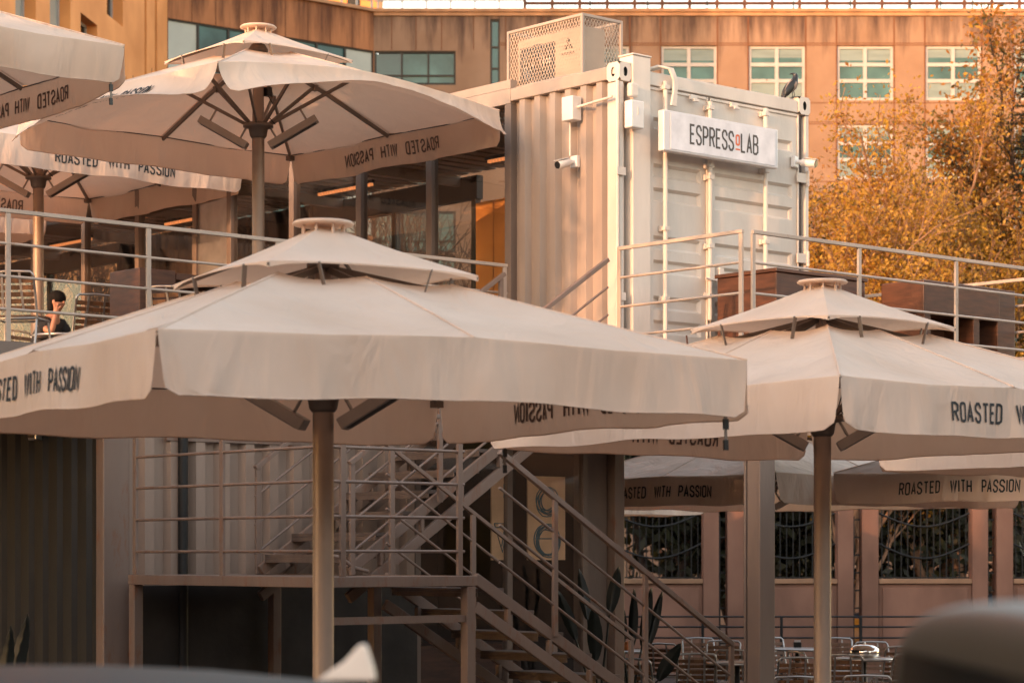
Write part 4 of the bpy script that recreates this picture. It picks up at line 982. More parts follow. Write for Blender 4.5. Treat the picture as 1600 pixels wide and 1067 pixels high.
mb = MB(); mb.box(0.423, 1.5, 0, 0.5, 0.93, 1.0); mb.box(0.423, 1.5, 0.45, 0.5, 0.55, 0.927); mb.box(1.42, 1.497, 0.02, 0.44, 0, 0.927); mb.obj('shelf', M['wood'], cn_, 0.006)

# ---------------------------------------------------------------- seated person on the deck
def skin_mesh(name, verts, edges, rad, m, parent, root=0, sub=2):
    me = bpy.data.meshes.new(name); me.from_pydata(verts, edges, []); o = bpy.data.objects.new(name, me); C.objects.link(o); o.parent = parent
    me.materials.append(m); s = o.modifiers.new('skin', 'SKIN'); sv_ = me.skin_vertices[0].data
    for i, r_ in enumerate(rad): sv_[i].radius = (r_, r_) if not isinstance(r_, tuple) else r_
    sv_[root].use_root = True; s.use_smooth_shade = True
    u = o.modifiers.new('sub', 'SUBSURF'); u.levels = sub; u.render_levels = sub
    return o
pr = thing('person', 'dark haired seated person in black leaning a hand to the head', 'person', (at(60, 27.0), 27.0, DZ), R(-28))
# local: facing +x, seat height 0.45
V = []; E = []; RD = []
def chain(pts, rads, start=None):
    i0 = start
    for p, r_ in zip(pts, rads):
        V.append(p); RD.append(r_)
        if i0 is not None: E.append((i0, len(V) - 1))
        i0 = len(V) - 1
    return i0
pel = chain([(0, 0, .52)], [.13]); ch_ = chain([(.06, 0, .68), (.14, 0, .84), (.20, 0, .93)], [.12, .13, .10], pel)
nk = chain([(.24, 0, 1.00), (.27, 0, 1.06)], [.055, .052], ch_); hd = chain([(.29, 0, 1.12), (.305, 0, 1.17)], [.085, .080], nk)
for sy in (-1, 1):
    hp = chain([(.06, sy * .09, .50)], [.085], pel); k = chain([(.24, sy * .11, .52), (.42, sy * .12, .50), (.45, sy * .12, .26), (.43, sy * .12, .09), (.46, sy * .12, .05), (.56, sy * .13, .035)], [.075, .058, .050, .036, .04, .03], hp)
    s_ = chain([(.19, sy * .15, .90)], [.062], ch_)
    if sy < 0:
        el = chain([(.28, sy * .20, .80), (.36, sy * .20, .77)], [.046, .040], s_); wr = chain([(.37, sy * .17, .90), (.365, sy * .13, 1.00)], [.034, .026], el)
        pm = chain([(.36, sy * .115, 1.05)], [.028], wr)
        for f in range(4): chain([(.372 - f * .016, sy * .105, 1.09), (.368 - f * .018, sy * .092, 1.125 + .006 * (f in (1, 2)))], [.009, .008], pm)
        chain([(.395, sy * .10, 1.06), (.405, sy * .09, 1.085)], [.010, .008], pm)
    else:
        el = chain([(.26, sy * .22, .78), (.33, sy * .20, .75)], [.046, .040], s_); wr = chain([(.44, sy * .12, .765), (.50, sy * .08, .77)], [.034, .026], el)
        pm = chain([(.55, sy * .06, .77)], [.028], wr)
        for f in range(4): chain([(.59, sy * (.085 - f * .018), .768), (.62 + .006 * (f in (1, 2)), sy * (.085 - f * .018), .758)], [.009, .008], pm)
        chain([(.57, sy * .02, .765), (.595, sy * .01, .76)], [.010, .008], pm)
skin_mesh('body', V, E, RD, M['skin'], pr)
mb = MB(); mb.ellipsoid((.365, 0, 1.135), (.022, .012, .018)); mb.ellipsoid((.295, .088, 1.135), (.02, .01, .03)); mb.ellipsoid((.295, -.088, 1.135), (.02, .01, .03)); mb.ellipsoid((.345, 0, 1.09), (.014, .025, .007)); mb.obj('facial_features', M['skin'], pr)
mb = MB(); mb.ellipsoid((.352, .03, 1.155), (.008, .011, .007)); mb.ellipsoid((.352, -.03, 1.155), (.008, .011, .007)); mb.obj('eye', M['black'], pr)
mb = MB(); mb.ellipsoid((.275, 0, 1.185), (.108, .103, .095)); mb.ellipsoid((.225, 0, 1.10), (.06, .092, .11)); mb.obj('hair', M['hair'], pr)
sv0 = [(0, 0, .50), (.06, 0, .68), (.14, 0, .84), (.20, 0, .94), (.19, -.155, .905), (.285, -.205, .80), (.19, .155, .905), (.265, .225, .78)]
skin_mesh('shirt', sv0, [(0, 1), (1, 2), (2, 3), (3, 4), (4, 5), (3, 6), (6, 7)], [.155, .15, .155, .105, .085, .066, .085, .066], M['shirt'], pr)
tv = [(0, 0, .50), (.06, -.09, .50), (.24, -.11, .52), (.42, -.12, .50), (.45, -.12, .26), (.43, -.12, .11), (.06, .09, .50), (.24, .11, .52), (.42, .12, .50), (.45, .12, .26), (.43, .12, .11)]
skin_mesh('trousers', tv, [(0, 1), (1, 2), (2, 3), (3, 4), (4, 5), (0, 6), (6, 7), (7, 8), (8, 9), (9, 10)], [.15, .10, .09, .075, .066, .055, .10, .09, .075, .066, .055], M['shirt'], pr)
for sy in (-1, 1):
    mb = MB(); mb.ellipsoid((.51, sy * .125, .04), (.13, .05, .042)); mb.obj('shoe', M['black'], pr)
# ---------------------------------------------------------------- big leaved plants
def big_leaf(mb, base, tip, wid, sagv=0.15):
    b = Vector(base); t = Vector(tip); d = t - b; side = d.cross(Vector((0.15, 1, 0.2))); side = side.normalized() if side.length > 1e-3 else Vector((1, 0, 0)); nrm = side.cross(d).normalized()
    def fn(u, v):
        w_ = wid * math.sin(math.pi * min(1, 0.06 + 0.94 * v)) ** 0.7 * (1 - 0.25 * v); s = (2 * u - 1)
        return b + d * v + side * s * w_ * .5 + nrm * (abs(s) * wid * .22 - sagv * d.length * (v - .5) ** 2 * 4 * .3 + 0.01 * math.sin(v * 40 + s * 3))
    mb.grid(fn, 8, 12)
def plant(label, loc, leaves):
    t = thing('potted_plant', label, 'plant', loc)
    mb = MB(); mb.lathe([(0, 0), (.16, 0), (.20, .36), (.21, .40), (.18, .40), (.17, .34), (0, .34)], 20); mb.obj('pot', M['iron'], t)
    for tip, wid, ln in leaves:
        t_ = Vector(tip); b = t_ * (1 - ln) + Vector((0, 0, .34)) * ln * .6
        b = Vector((t_.x * .55, t_.y * .55, .34 + (t_.z - .34) * (1 - ln)))
        mb = MB(); mb.tube([(0, 0, .34), Vector((b.x * .6, b.y * .6, .34 + (b.z - .34) * .6)), b], [.016, .013, .009], 7); st = mb.obj('stem', M['leafgreen'], t)
        mb = MB(); big_leaf(mb, b, t_, wid); mb.obj('leaf', M['leafgreen'], st, fix=False)
    return t
d = 23.6
def lp(px, py, X0, d): return (at(px, d) - X0, 0.0, zat(py, d) - GZ)
X0 = at(935, d)
plant('dark leafy plant in a pot before the taupe shop post', (X0, d, GZ), [((*lp(966, 884, X0, d),)[:1] + (-.1, lp(966, 884, X0, d)[2]), .15, .32), ((lp(905, 888, X0, d)[0], .1, lp(905, 888, X0, d)[2]), .13, .35), ((lp(870, 905, X0, d)[0], -.2, lp(870, 905, X0, d)[2] - .1), .14, .4), ((lp(925, 945, X0, d)[0], -.3, lp(925, 945, X0, d)[2]), .18, .5)])
d = 25.0; X0 = at(985, d)
plant('dark plant with upright paddle leaves before the pink wall', (X0, d, GZ), [((lp(962, 930, X0, d)[0], 0, lp(962, 925, X0, d)[2]), .17, .45), ((lp(990, 918, X0, d)[0], -.1, lp(990, 918, X0, d)[2]), .12, .5), ((lp(1018, 916, X0, d)[0], 0, lp(1018, 916, X0, d)[2]), .13, .5), ((lp(1036, 922, X0, d)[0], .1, lp(1036, 922, X0, d)[2]), .12, .5), ((lp(1062, 1003, X0, d)[0], -.2, lp(1062, 1003, X0, d)[2]), .18, .6)])
d = 17.5; X0 = at(-18, d)
plant('dark plant whose leaf tips enter at the lower left edge', (X0, d, GZ), [((lp(44, 958, X0, d)[0], 0, lp(44, 958, X0, d)[2]), .13, .5), ((lp(22, 976, X0, d)[0], -.1, lp(22, 976, X0, d)[2]), .12, .5), ((lp(12, 1020, X0, d)[0], .1, lp(12, 1000, X0, d)[2]), .2, .6), ((-.3, 0, 1.3), .2, .5)])

# ---------------------------------------------------------------- rear boundary wall with fence
WD = 38.0
bw = thing('boundary_wall', 'pink plaster wall with piers behind the rear terrace', 'wall', (0, WD, GZ))
def X(px): return at(px, WD)
def Zl(py): return zat(py, WD) - GZ
pier_t = Zl(782)
SP = X(1372) - X(1160)
bays = []
for k in range(-6, 6):
    o = k * 2.155
    bays.append((X(1163) + o if k != 0 else X(1165), o))
for k in range(-6, 6):
    o = k * (X(1373) - X(1163))
    x0, x1 = X(1163) + o, X(1308) + o
    if abs(k) > 0 or True:
        mb = MB(); mb.box(x0, x1, 0, 0.22, 0, Zl(912)); mb.box(x0 + .06, x1 - .06, -0.025, -0.001, 0.42, Zl(918)); mb.obj('low_panel', M['pinkwall'], bw, 0.008)
        mb = MB(); mb.box(x0 - .0, x1 + .0, -0.05, 0.27, Zl(911.5), Zl(904)); mb.obj('sill', M['coping'], bw, 0.01)
        for a, b in ((x1 + .003, x1 + .262), (x1 + .40, x1 + .672)):
            mb = MB(); mb.box(a, b, -0.06, 0.3, 0, pier_t if k < 2 else Zl(806)); mb.obj('pier', M['pinkwall'], bw, 0.012)
        mb = MB(); mb.box(x1 + .268, x1 + .30, 0.10, 0.13, 0.1, pier_t - .25)
        for j in range(9): mb.box(x1 + .3005, x1 + .39, 0.10, 0.125, 0.2 + j * .29, 0.225 + j * .29)
        mb.obj('ladder_bracket', M['iron'], bw)
fi = thing('iron_fence', 'black iron bar fence with sagging arcs in the wall openings', 'fence', (0, WD + .12, GZ))
for k in range(-6, 6):
    o = k * (X(1373) - X(1163)); x0, x1 = X(1163) + o + .02, X(1308) + o - .02; zb, zt = Zl(903), Zl(790)
    mb = MB(); n = 13
    for j in range(n + 1):
        x = x0 + .05 + (x1 - x0 - .1) * j / n; mb.box(x - .008, x + .008, -.008, .008, zb + .021, zt + .2)
    mb.box(x0, x1, -.012, .012, zb, zb + .02)
    for zc, dp in ((zt - .12, .22), (zt - .62, .24)):
        mb.tube([(x0 + (x1 - x0) * q / 14, -.02, zc - dp * math.sin(math.pi * q / 14)) for q in range(15)], 0.018, 6)
    mb.obj('bay', M['iron'], fi)
tr_ = thing('terrace_rail', 'thin low rail standing before the pink wall', 'railing', (0, 35.0, GZ))
for py in (963, 979, 996):
    mb = MB(); z = zat(py, 35) - GZ; mb.tube([(at(700, 35), 0, z), (at(1800, 35), 0, z)], 0.016, 6); mb.obj('rail', M['iron'], tr_)
for px in (850, 975, 1098, 1221, 1345, 1470, 1595):
    mb = MB(); x = at(px, 35); mb.box(x - .02, x + .02, -.02, .02, 0, zat(963, 35) - GZ); mb.obj('post', M['iron'], tr_)

# ---------------------------------------------------------------- office building
BD = 65.0; PZ = zat(20, BD)                    # facade distance and parapet height
bd = thing('office_building', 'orange plaster office block with teal windows and stained parapet', 'building', (0, BD, PZ))
def bx(px): return at(px, BD)
def bz(py): return zat(py, BD) - PZ
def wall_open(mb, x0, x1, z0, z1, ops, dep, y=0.0):
    xs_ = sorted({x0, x1, *[v for o in ops for v in o[:2]]}); zs = sorted({z0, z1, *[v for o in ops for v in o[2:]]})
    xs_ = [v for v in xs_ if x0 <= v <= x1]; zs = [v for v in zs if z0 <= v <= z1]
    for i in range(len(xs_) - 1):
        for j in range(len(zs) - 1):
            cx, cz = (xs_[i] + xs_[i + 1]) / 2, (zs[j] + zs[j + 1]) / 2
            if any(o[0] < cx < o[1] and o[2] < cz < o[3] for o in ops): continue
            a, b, c, d = xs_[i], xs_[i + 1], zs[j], zs[j + 1]
            mb.add([(a, y, c), (b, y, c), (b, y, d), (a, y, d)], [(0, 1, 2, 3)])
    for a, b, c, d in ops:
        mb.add([(a, y, c), (b, y, c), (b, y, d), (a, y, d), (a, y + dep, c), (b, y + dep, c), (b, y + dep, d), (a, y + dep, d)], [(0, 1, 5, 4), (1, 2, 6, 5), (2, 3, 7, 6), (3, 0, 4, 7)])
cols = [(895 + 0, 983), (1033, 1120), (1170, 1258), (1308, 1396), (1446, 1533), (1584, 1671)]
rows = [(72, 157), (195, 280), (318, 403), (441, 526), (564, 649)]
ops = [(bx(a), bx(b), bz(r1), bz(r0)) for a, b in cols for r0, r1 in rows]
teal = [(585, 712, 80, 133), (585, 712, 235, 290), (585, 712, 330, 395), (585, 712, 398, 455), (766, 781, 30, 145)]
tops = [(bx(a), bx(b), bz(r1), bz(r0)) for a, b, r0, r1 in teal]
mb = MB(); wall_open(mb, bx(584) - .0, bx(1800), bz(867) - 2.2, 0.0, ops + tops, 0.14)
mb.add([(bx(584), 12, 0), (bx(1800), 12, 0), (bx(1800), 0, 0), (bx(584), 0, 0)], [(0, 1, 2, 3)])
mb.add([(bx(1800), 0, bz(867) - 2.2), (bx(1800), 12, bz(867) - 2.2), (bx(1800), 12, 0), (bx(1800), 0, 0)], [(0, 1, 2, 3)])
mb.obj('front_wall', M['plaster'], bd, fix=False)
mb = MB(); mb.box(bx(584) + .1, bx(1800) - .1, .6, .7, bz(867) - 2, -.2); mb.obj('room_wall', M['darkwall'], bd)
mb = MB(); mb.box(bx(584), bx(1800), -0.10, 0.5, 0.003, 0.10); mb.box(bx(584), bx(1800), -0.05, -0.002, -0.10, 0.0); mb.obj('parapet_cap', M['coping'], bd, 0.01)
mb = MB()
for a, b in cols:
    for px in (a - 1, b + 1): mb.box(bx(px) - .02, bx(px) + .02, -0.006, -0.001, bz(900), -0.12)
for r0, r1 in rows:
    for py in (r0 - 4, r1 + 4, r0 - 1): mb.box(bx(780), bx(1800), -0.005, -0.0015, bz(py) - .012, bz(py) + .012)
for px in (612, 650, 690, 740, 790, 850): mb.box(bx(px) - .012, bx(px) + .012, -0.006, -0.001, bz(79), -0.12)
mb.obj('panel_joint', M['joint'], bd)
for i, (a, b) in enumerate(cols):
    for j, (r0, r1) in enumerate(rows):
        x0, x1, z0, z1 = bx(a), bx(b), bz(r1), bz(r0); f = 0.075; mb = MB(); y0, y1 = 0.05, 0.11
        mb.box(x0, x1, y0, y1, z0, z0 + f); mb.box(x0, x1, y0, y1, z1 - f, z1); mb.box(x0, x0 + f, y0, y1, z0 + f, z1 - f); mb.box(x1 - f, x1, y0, y1, z0 + f, z1 - f)
        xm = (x0 + x1) / 2; mb.box(xm - .05, xm + .05, y0 - .01, y1, z0 + f, z1 - f); h = z1 - z0
        zm1, zm2 = z0 + h * .36, z0 + h * .66
        for zm in (zm1, zm2):
            mb.box(x0 + f, xm - .05, y0 - .004, y1, zm - .05, zm + .05); mb.box(xm + .05, x1 - f, y0 - .004, y1, zm - .05, zm + .05)
        wf = mb.obj('window', M['winframe'], bd)
        for cx0, cx1 in ((x0 + f, xm - .05), (xm + .05, x1 - f)):
            for za, zb_, mk in ((z0 + f, zm1 - .05, 'blind' if (i + j) % 3 else 'pane'), (zm1 + .05, zm2 - .05, 'pane'), (zm2 + .05, z1 - f, 'blind')):
                mb = MB(); mb.cur = 0
                if mk == 'blind' and za > zm1:
                    q = zb_ - (zb_ - za) * (.82 if (i * 7 + j * 3) % 2 else .62); mb.box(cx0, cx1, 0.085, 0.10, q, zb_); mb.cur = 1; mb.box(cx0, cx1, 0.088, 0.10, za, q - .001)
                    mb.obj('pane', [M['blind'], M['pane']], wf)
                else:
                    mb.box(cx0, cx1, 0.085, 0.10, za, zb_); mb.obj('pane', M[mk], wf)
for x0, x1, z0, z1 in tops:
    mb = MB(); f = .05; n = 3 if x1 - x0 > 1 else 1; zs = [z0 + (z1 - z0) * .28] if n == 3 else [z0 + (z1 - z0) * .33, z0 + (z1 - z0) * .62]
    mb.box(x0, x1, .04, .12, z0, z0 + f); mb.box(x0, x1, .04, .12, z1 - f, z1)
    for k in range(n + 1): xk = x0 + (x1 - x0 - f) * k / n; mb.box(xk, xk + f, .041, .12, z0 + f, z1 - f)
    for zq in zs: mb.box(x0 + .001, x1 - .001, .045, .119, zq - .024, zq + .024)
    wf = mb.obj('window', M['darkwall'], bd)
    for k in range(n):
        a, b = x0 + (x1 - x0 - f) * k / n + f, x0 + (x1 - x0 - f) * (k + 1) / n
        zz = [z0 + f] + zs + [z1 - f]
        for q in range(len(zz) - 1):
            mb = MB(); mb.box(a, b, .08, .11, zz[q] + .02, zz[q + 1] - .02); mb.obj('pane', M['pane_deep'] if (k == 0 or n == 1) else M['pane'], wf)
# roof rail with pipes and floodlights
mb = MB()
for k, z in enumerate((.28, .62, .98)): mb.tube([(bx(820), .1, z), (bx(1800), .1, z)], .05 if k != 1 else .065, 6)
for px in range(820, 1800, 43): mb.box(bx(px) - .045, bx(px) + .045, .06, .14, .1, 1.0)
mb.obj('roof_rail', M['rust'], bd)
for px in (922, 1012, 1105, 1240, 1329, 1422, 1470, 1520):
    mb = MB(); mb.cbox((bx(px), .0, .72), (.34, .22, .3)); mb.bar((bx(px), .05, .62), (bx(px), .05, .12), .04, .04, (1, 0, 0)); mb.obj('floodlight', M['iron'], bd, .01)
mb = MB()
for k, z in enumerate((.35, .7, 1.05)): mb.tube([(bx(585), .1, z), (bx(818), .1, z)], .025, 6)
for px in range(590, 818, 38): mb.box(bx(px) - .025, bx(px) + .025, .08, .12, .1, 1.06)
mb.obj('roof_rail', M['winframe'], bd)
rm = thing('rooftop_room', 'small orange roof room behind the white roof rail', 'roof room', (at(560, 72), 72, zat(14, 72)))
mb = MB(); mb.box(-2.9, 0.6, 0, 3, -.6, 3); mb.obj('wall', M['plaster_sunlit'], rm)
mb = MB(); mb.box(-.35, .05, -.02, -.001, .1, .5); mb.box(-1.6, -1.1, -.02, -.001, 0, 1.4); mb.obj('vent', M['iron'], rm)
mb = MB(); mb.box(-3.0, 0.7, -.1, 3.1, 3.003, 3.1); mb.obj('roof', M['coping'], rm)
# slanting middle wing with the ribbon of teal glass
p0 = Vector((at(262, 61.0), 61.0)); p1 = Vector((at(584, BD), BD)); dv = p1 - p0; L = dv.length; ang = math.atan2(dv.y, dv.x)
mw = thing('middle_wing', 'slanting brown orange wing with a ribbon of teal glass', 'building', (p0.x, p0.y, PZ), ang)
fz = bz(80)
ribs_ = [(0.0, L, fz - 2.1, fz), (0.0, L, fz - 5.2, fz - 3.0), (0, L, fz - 8.4, fz - 6.2)]
mb = MB(); wall_open(mb, 0, L, bz(867) - 2, 0.0, ribs_, .10)
mb.add([(0, 8, 0), (L, 8, 0), (L, 0, 0), (0, 0, 0)], [(0, 1, 2, 3)]); mb.obj('front_wall', M['plaster_shade'], mw, fix=False)
mb = MB(); mb.box(0, L, -.10, .4, .003, .10); mb.obj('parapet_cap', M['coping'], mw, .01)
mb = MB()
for k in range(1, 9): mb.box(L * k / 9 - .012, L * k / 9 + .012, -.006, -.001, fz, -.05)
mb.obj('panel_joint', M['joint'], mw)
for a, b, z0, z1 in ribs_:
    mb = MB()
    for k in range(8): mb.box(L * k / 7 - .03 if k else 0, L * k / 7 + .03 if k < 7 else L, .03, .11, z0 + .05, z1 - .05)
    mb.box(a, b, .03, .11, z0, z0 + .049); mb.box(a, b, .03, .11, z1 - .049, z1); wf = mb.obj('window', M['darkwall'], mw)
    for k in range(7):
        mb = MB(); mb.box(L * k / 7 + .03, L * (k + 1) / 7 - .03, .07, .10, z0 + .05, z1 - .05); mb.obj('pane', M['pane_white'] if k in (0, 6) else (M['pane_deep'] if k == 5 else M['pane']), wf)
mb = MB()
for k, z in enumerate((.35, .7, 1.05)): mb.tube([(L * .38, .1, z), (L, .1, z)], .025, 6)
for k in range(9): xk = L * (.38 + .62 * k / 8); mb.box(xk - .025, xk + .025, .08, .12, .1, 1.06)
mb.obj('roof_rail', M['winframe'], mw)
# left wing running towards the viewer
q0 = Vector((at(-30, 46.5), 46.5)); q1 = Vector((at(263, 61.1), 61.1)); dv = q1 - q0; L2 = dv.length; ang2 = math.atan2(dv.y, dv.x)
lw_ = thing('left_wing', 'bright orange wing with deeply set windows at the top left', 'building', (q0.x, q0.y, 14.0), ang2)
Z0 = -16.0; wins = []
def lwx(px):
    k = (px - 800) / FPX; ux, uy = dv.x / L2, dv.y / L2
    return (k * q0.y - q0.x) / (ux - k * uy)
def lwz(px, py): return zat(py, q0.y + dv.y / L2 * lwx(px)) - 14.0
for pa, pb, pm, ya, yb in ((24, 56, 40, -45, 48), (78, 110, 94, -35, 66), (126, 152, 139, 30, 120), (167, 192, 180, -55, 33), (62, 98, 80, 395, 432), (8, 40, 24, 300, 345), (112, 135, 124, 300, 345)):
    wins.append((lwx(pa), lwx(pb), lwz(pm, yb), lwz(pm, ya)))
mb = MB(); slits = [(L2 - 2.35, L2 - 2.15, Z0 + 2, 7.5), (L2 - 1.35, L2 - 1.12, Z0 + 2, 7.5)]
wall_open(mb, 0, L2, Z0, 8.0, wins + slits, .34)
mb.add([(0, 0, 8), (L2, 0, 8), (L2, 9, 8), (0, 9, 8)], [(0, 1, 2, 3)]); mb.add([(0, 0, Z0), (0, 9, Z0), (0, 9, 8), (0, 0, 8)], [(0, 1, 2, 3)])
mb.obj('front_wall', M['plaster_sunlit'], lw_, fix=False)
for a, b, z0, z1 in slits:
    mb = MB(); mb.box(a, b, .30, .33, z0, z1); mb.obj('slit_window', M['pane_deep'], lw_)
for n_, (a, b, z0, z1) in enumerate(wins):
    mb = MB(); f = .07; mb.box(a, b, .26, .33, z0, z0 + f); mb.box(a, b, .26, .33, z1 - f, z1); xm = (a + b) / 2
    for x in (a, xm - f / 2, b - f): mb.box(x, x + f, .255, .33, z0 + f, z1 - f)
    wf = mb.obj('window', M['winframe'], lw_)
    mb = MB(); mb.box(a + f, xm - f / 2, .30, .32, z0 + f, z1 - f); mb.obj('pane', M['pane_white'] if n_ < 2 else M['carglass'], wf)
    mb = MB(); mb.box(xm + f / 2, b - f, .30, .32, z0 + f, z1 - f); mb.obj('pane', M['pane_white'] if n_ < 2 else M['carglass'], wf)

# ---------------------------------------------------------------- trees
def tree(name, label, loc, stems, levels, leaf_mats, leaf_n, leaf_size, bark, seed=0, group=None, twig=1.0, droop=0.0, spread=0.5, rmin=0.006, f0=0.28):
    """stems: list of (base offset, direction, length, radius). Recursive limbs, leaf-sized faces around the twigs."""
    rnd = random.Random(seed); tb = MB(); tips = []
    def grow(p, d, L_, r_, lev):
        pts = [p]; q = p.copy(); dd = d.copy(); n_ = 5 if lev < 2 else 4
        for i in range(n_):
            dd = (dd + Vector((rnd.uniform(-1, 1), rnd.uniform(-1, 1), rnd.uniform(-.6, .9) - droop * lev)) * 0.13).normalized(); q = q + dd * L_ / n_; pts.append(q.copy())
        tb.tube(pts, [max(rmin * .6, r_ * (1 - .6 * i / n_)) for i in range(n_ + 1)], 7 if lev < 2 else 5 if lev < 3 else 4, lev == 0)
        if lev >= levels - 2:
            for i in range(1, n_ + 1): tips.append((pts[i], lev))
        if lev < levels:
            k = rnd.choice((4, 5, 6)) if lev else rnd.choice((5, 6, 7))
            for j in range(k):
                fs_ = f0 if lev == 0 else 0.28; f = fs_ + (1 - fs_) * (j + rnd.random()) / k; i = min(n_ - 1, int(f * n_)); b = pts[i].lerp(pts[i + 1], f * n_ - i)
                ax = Vector((rnd.gauss(0, 1), rnd.gauss(0, 1), rnd.gauss(0, .6))).normalized(); nd = (dd + ax * spread * (1.25 if lev else 1.0) + Vector((0, 0, .15 - droop))).normalized()
                grow(b, nd, L_ * rnd.uniform(.45, .68) * twig, max(rmin, r_ * .45), lev + 1)
    for off, d, L_, r_ in stems: grow(Vector(off), Vector(d).normalized(), L_, r_, 0)
    root = thing(name, label, 'tree', loc, 0, group)
    tb.obj('trunk', bark, root)
    if leaf_n:
        lb = MB()
        for i in range(leaf_n):
            p, lev = rnd.choice(tips); c = p + Vector((rnd.gauss(0, 1), rnd.gauss(0, 1), rnd.gauss(0, 1))) * leaf_size * 2.0
            u = Vector((rnd.gauss(0, 1), rnd.gauss(0, 1), rnd.gauss(0, 1))).normalized(); v = u.orthogonal().normalized(); v = (Matrix.Rotation(rnd.uniform(0, 6.28), 3, u) @ v)
            s = leaf_size * rnd.uniform(.6, 1.25); lb.cur = min(len(leaf_mats) - 1, int(abs(rnd.gauss(0, .9))))
            lb.add([c - u * s * .5, c + v * s * .26, c + u * s * .5, c - v * s * .26], [(0, 1, 2, 3)])
        lb.obj('crown', leaf_mats, root, fix=False)
    return root
TD = 43.0; bxx = at(1512, TD)
stems = [((0, 0, 0), (-.05, 0, 1), 6.6, .15), ((.15, .1, 0), (.12, .05, 1), 6.9, .15), ((-.15, 0, 0), (-.33, -.05, 1), 5.9, .13), ((.25, .15, 0), (.30, .1, 1), 6.4, .13), ((-.3, .2, 0), (-.16, .1, 1), 5.8, .12), ((-.3, -.2, 0), (-.50, .0, .9), 5.3, .11)]
gold = [M['leaf_gold'], M['leaf_amber'], M['leaf_olive']]
tree('autumn_tree', 'many stemmed autumn tree with golden leaves right of the container', (bxx, TD, GZ), stems, 4, gold, 100000, .095, M['bark'], seed=3, twig=.82, spread=.58, rmin=.011)
tree('autumn_tree', 'smaller yellow tree directly behind the container corner', (at(1345, 41.0), 41.0, GZ), [((0, 0, 0), (-.08, 0, 1), 4.6, .10), ((.1, .1, 0), (.1, 0, 1), 4.4, .10), ((-.1, 0, 0), (-.25, 0, 1), 4.0, .09)], 4, [M['leaf_gold'], M['leaf_gold'], M['leaf_amber']], 26000, .09, M['bark'], seed=5, spread=.5)
tree('autumn_tree', 'darker olive tree at the right picture edge', (at(1600, 46), 46, GZ), [((0, 0, 0), (.02, 0, 1), 8.2, .16), ((.1, 0, 0), (-.2, 0, 1), 7.2, .14), ((.1, 0, 0), (.25, 0, 1), 7, .14)], 4, [M['leaf_amber'], M['leaf_olive'], M['leaf_gold']], 46000, .115, M['bark_dark'], seed=8, spread=.6, twig=.85)
def conifer(label, loc, H_, R_, seed):
    rnd = random.Random(seed); root = thing('conifer', label, 'tree', loc, 0); mb = MB(); mb.tube([(0, 0, 0), (0, 0, H_ * .6), (0, 0, H_)], [.2, .1, .015], 8); nb = MB()
    z = H_ * .12
    while z < H_ - .1:
        rr = R_ * (1 - z / H_) ** .8 + .12
        for k in range(7):
            a = rnd.uniform(0, 6.28); L_ = rr * rnd.uniform(.7, 1.1); e = Vector((math.cos(a) * L_, math.sin(a) * L_, -.18 * L_ + .12 * rnd.random())); p = Vector((0, 0, z)); mb.tube([p, p + e * .5 + Vector((0, 0, .05)), p + e + Vector((0, 0, .10 * L_))], [.022, .014, .006], 4)
            for j in range(int(26 * L_) + 10):
                f = rnd.uniform(.12, 1.02); c = p + e * f + Vector((0, 0, .05)); u = (Vector((math.cos(a), math.sin(a), 0)) + Vector((rnd.gauss(0, .7), rnd.gauss(0, .7), rnd.gauss(0, .5)))).normalized(); v = u.orthogonal().normalized() * .018; s = rnd.uniform(.10, .22)
                nb.add([c - v, c + u * s, c + v], [(0, 1, 2)])
        z += .17
    mb.obj('trunk', M['bark_dark'], root); nb.obj('crown', M['leaf_dark'], root, fix=False)
conifer('tall dark conifer rising at the right picture edge', (at(1618, 45.0), 45.0, GZ), 12.2, 1.35, 4)
for i, (px, d_, lab) in enumerate(((1040, 43, 'dark evergreen tree filling the left fence opening'), (1240, 45, 'dark evergreen tree behind the fence beside the parasol pole'), (1440, 44, 'dark evergreen tree hanging over the fence on the right'), (1150, 48, 'dark evergreen tree between the two wall openings farther back'))):
    tree('evergreen_tree', lab, (at(px, d_), d_, GZ), [((0, 0, 0), (.02, 0, 1), 3.6, .12), ((.1, 0, 0), (-.3, 0, 1), 3.3, .1), ((.1, 0, 0), (.3, 0, 1), 3.3, .1)], 3, [M['leaf_dark'], M['leaf_dark'], M['leaf_olive']], 10000, .26, M['bark_dark'], seed=20 + i, spread=.8, droop=.06, group='dark trees behind the wall')
for i, (x_, y_, h_, lab) in enumerate(((-8.6, 43.5, 5.2, 'bare branched tree seen through the left end of the glass pavilion'), (-1.2, 45, 4.6, 'bare branched tree seen through the pavilion beside the teal windows'), (-9.0, 17.0, 5.2, 'bare street tree left of the deck casting branch shadows'))):
    tree('bare_tree', lab, (x_, y_, GZ), [((0, 0, 0), (.0, 0, 1), h_ + .8, .12), ((.1, 0, 0), (-.25, 0, 1), h_, .10), ((.1, 0, 0), (.25, .1, 1), h_, .10), ((0, .1, 0), (.1, -.3, 1), h_, .09)], 4, [], 0, .1, M['bark_dark'], seed=30 + i, spread=.6, group='bare trees', rmin=.008)
tree('unseen_shade_tree', 'leafy street tree beyond the left picture edge shading the container', (-9.85, 13.5, GZ), [((0, 0, 0), (0, 0, 1), 7.15, .12)], 3, [M['leaf_olive'], M['leaf_amber']], 7000, .15, M['bark_dark'], seed=41, spread=.7, twig=.26, f0=.80)

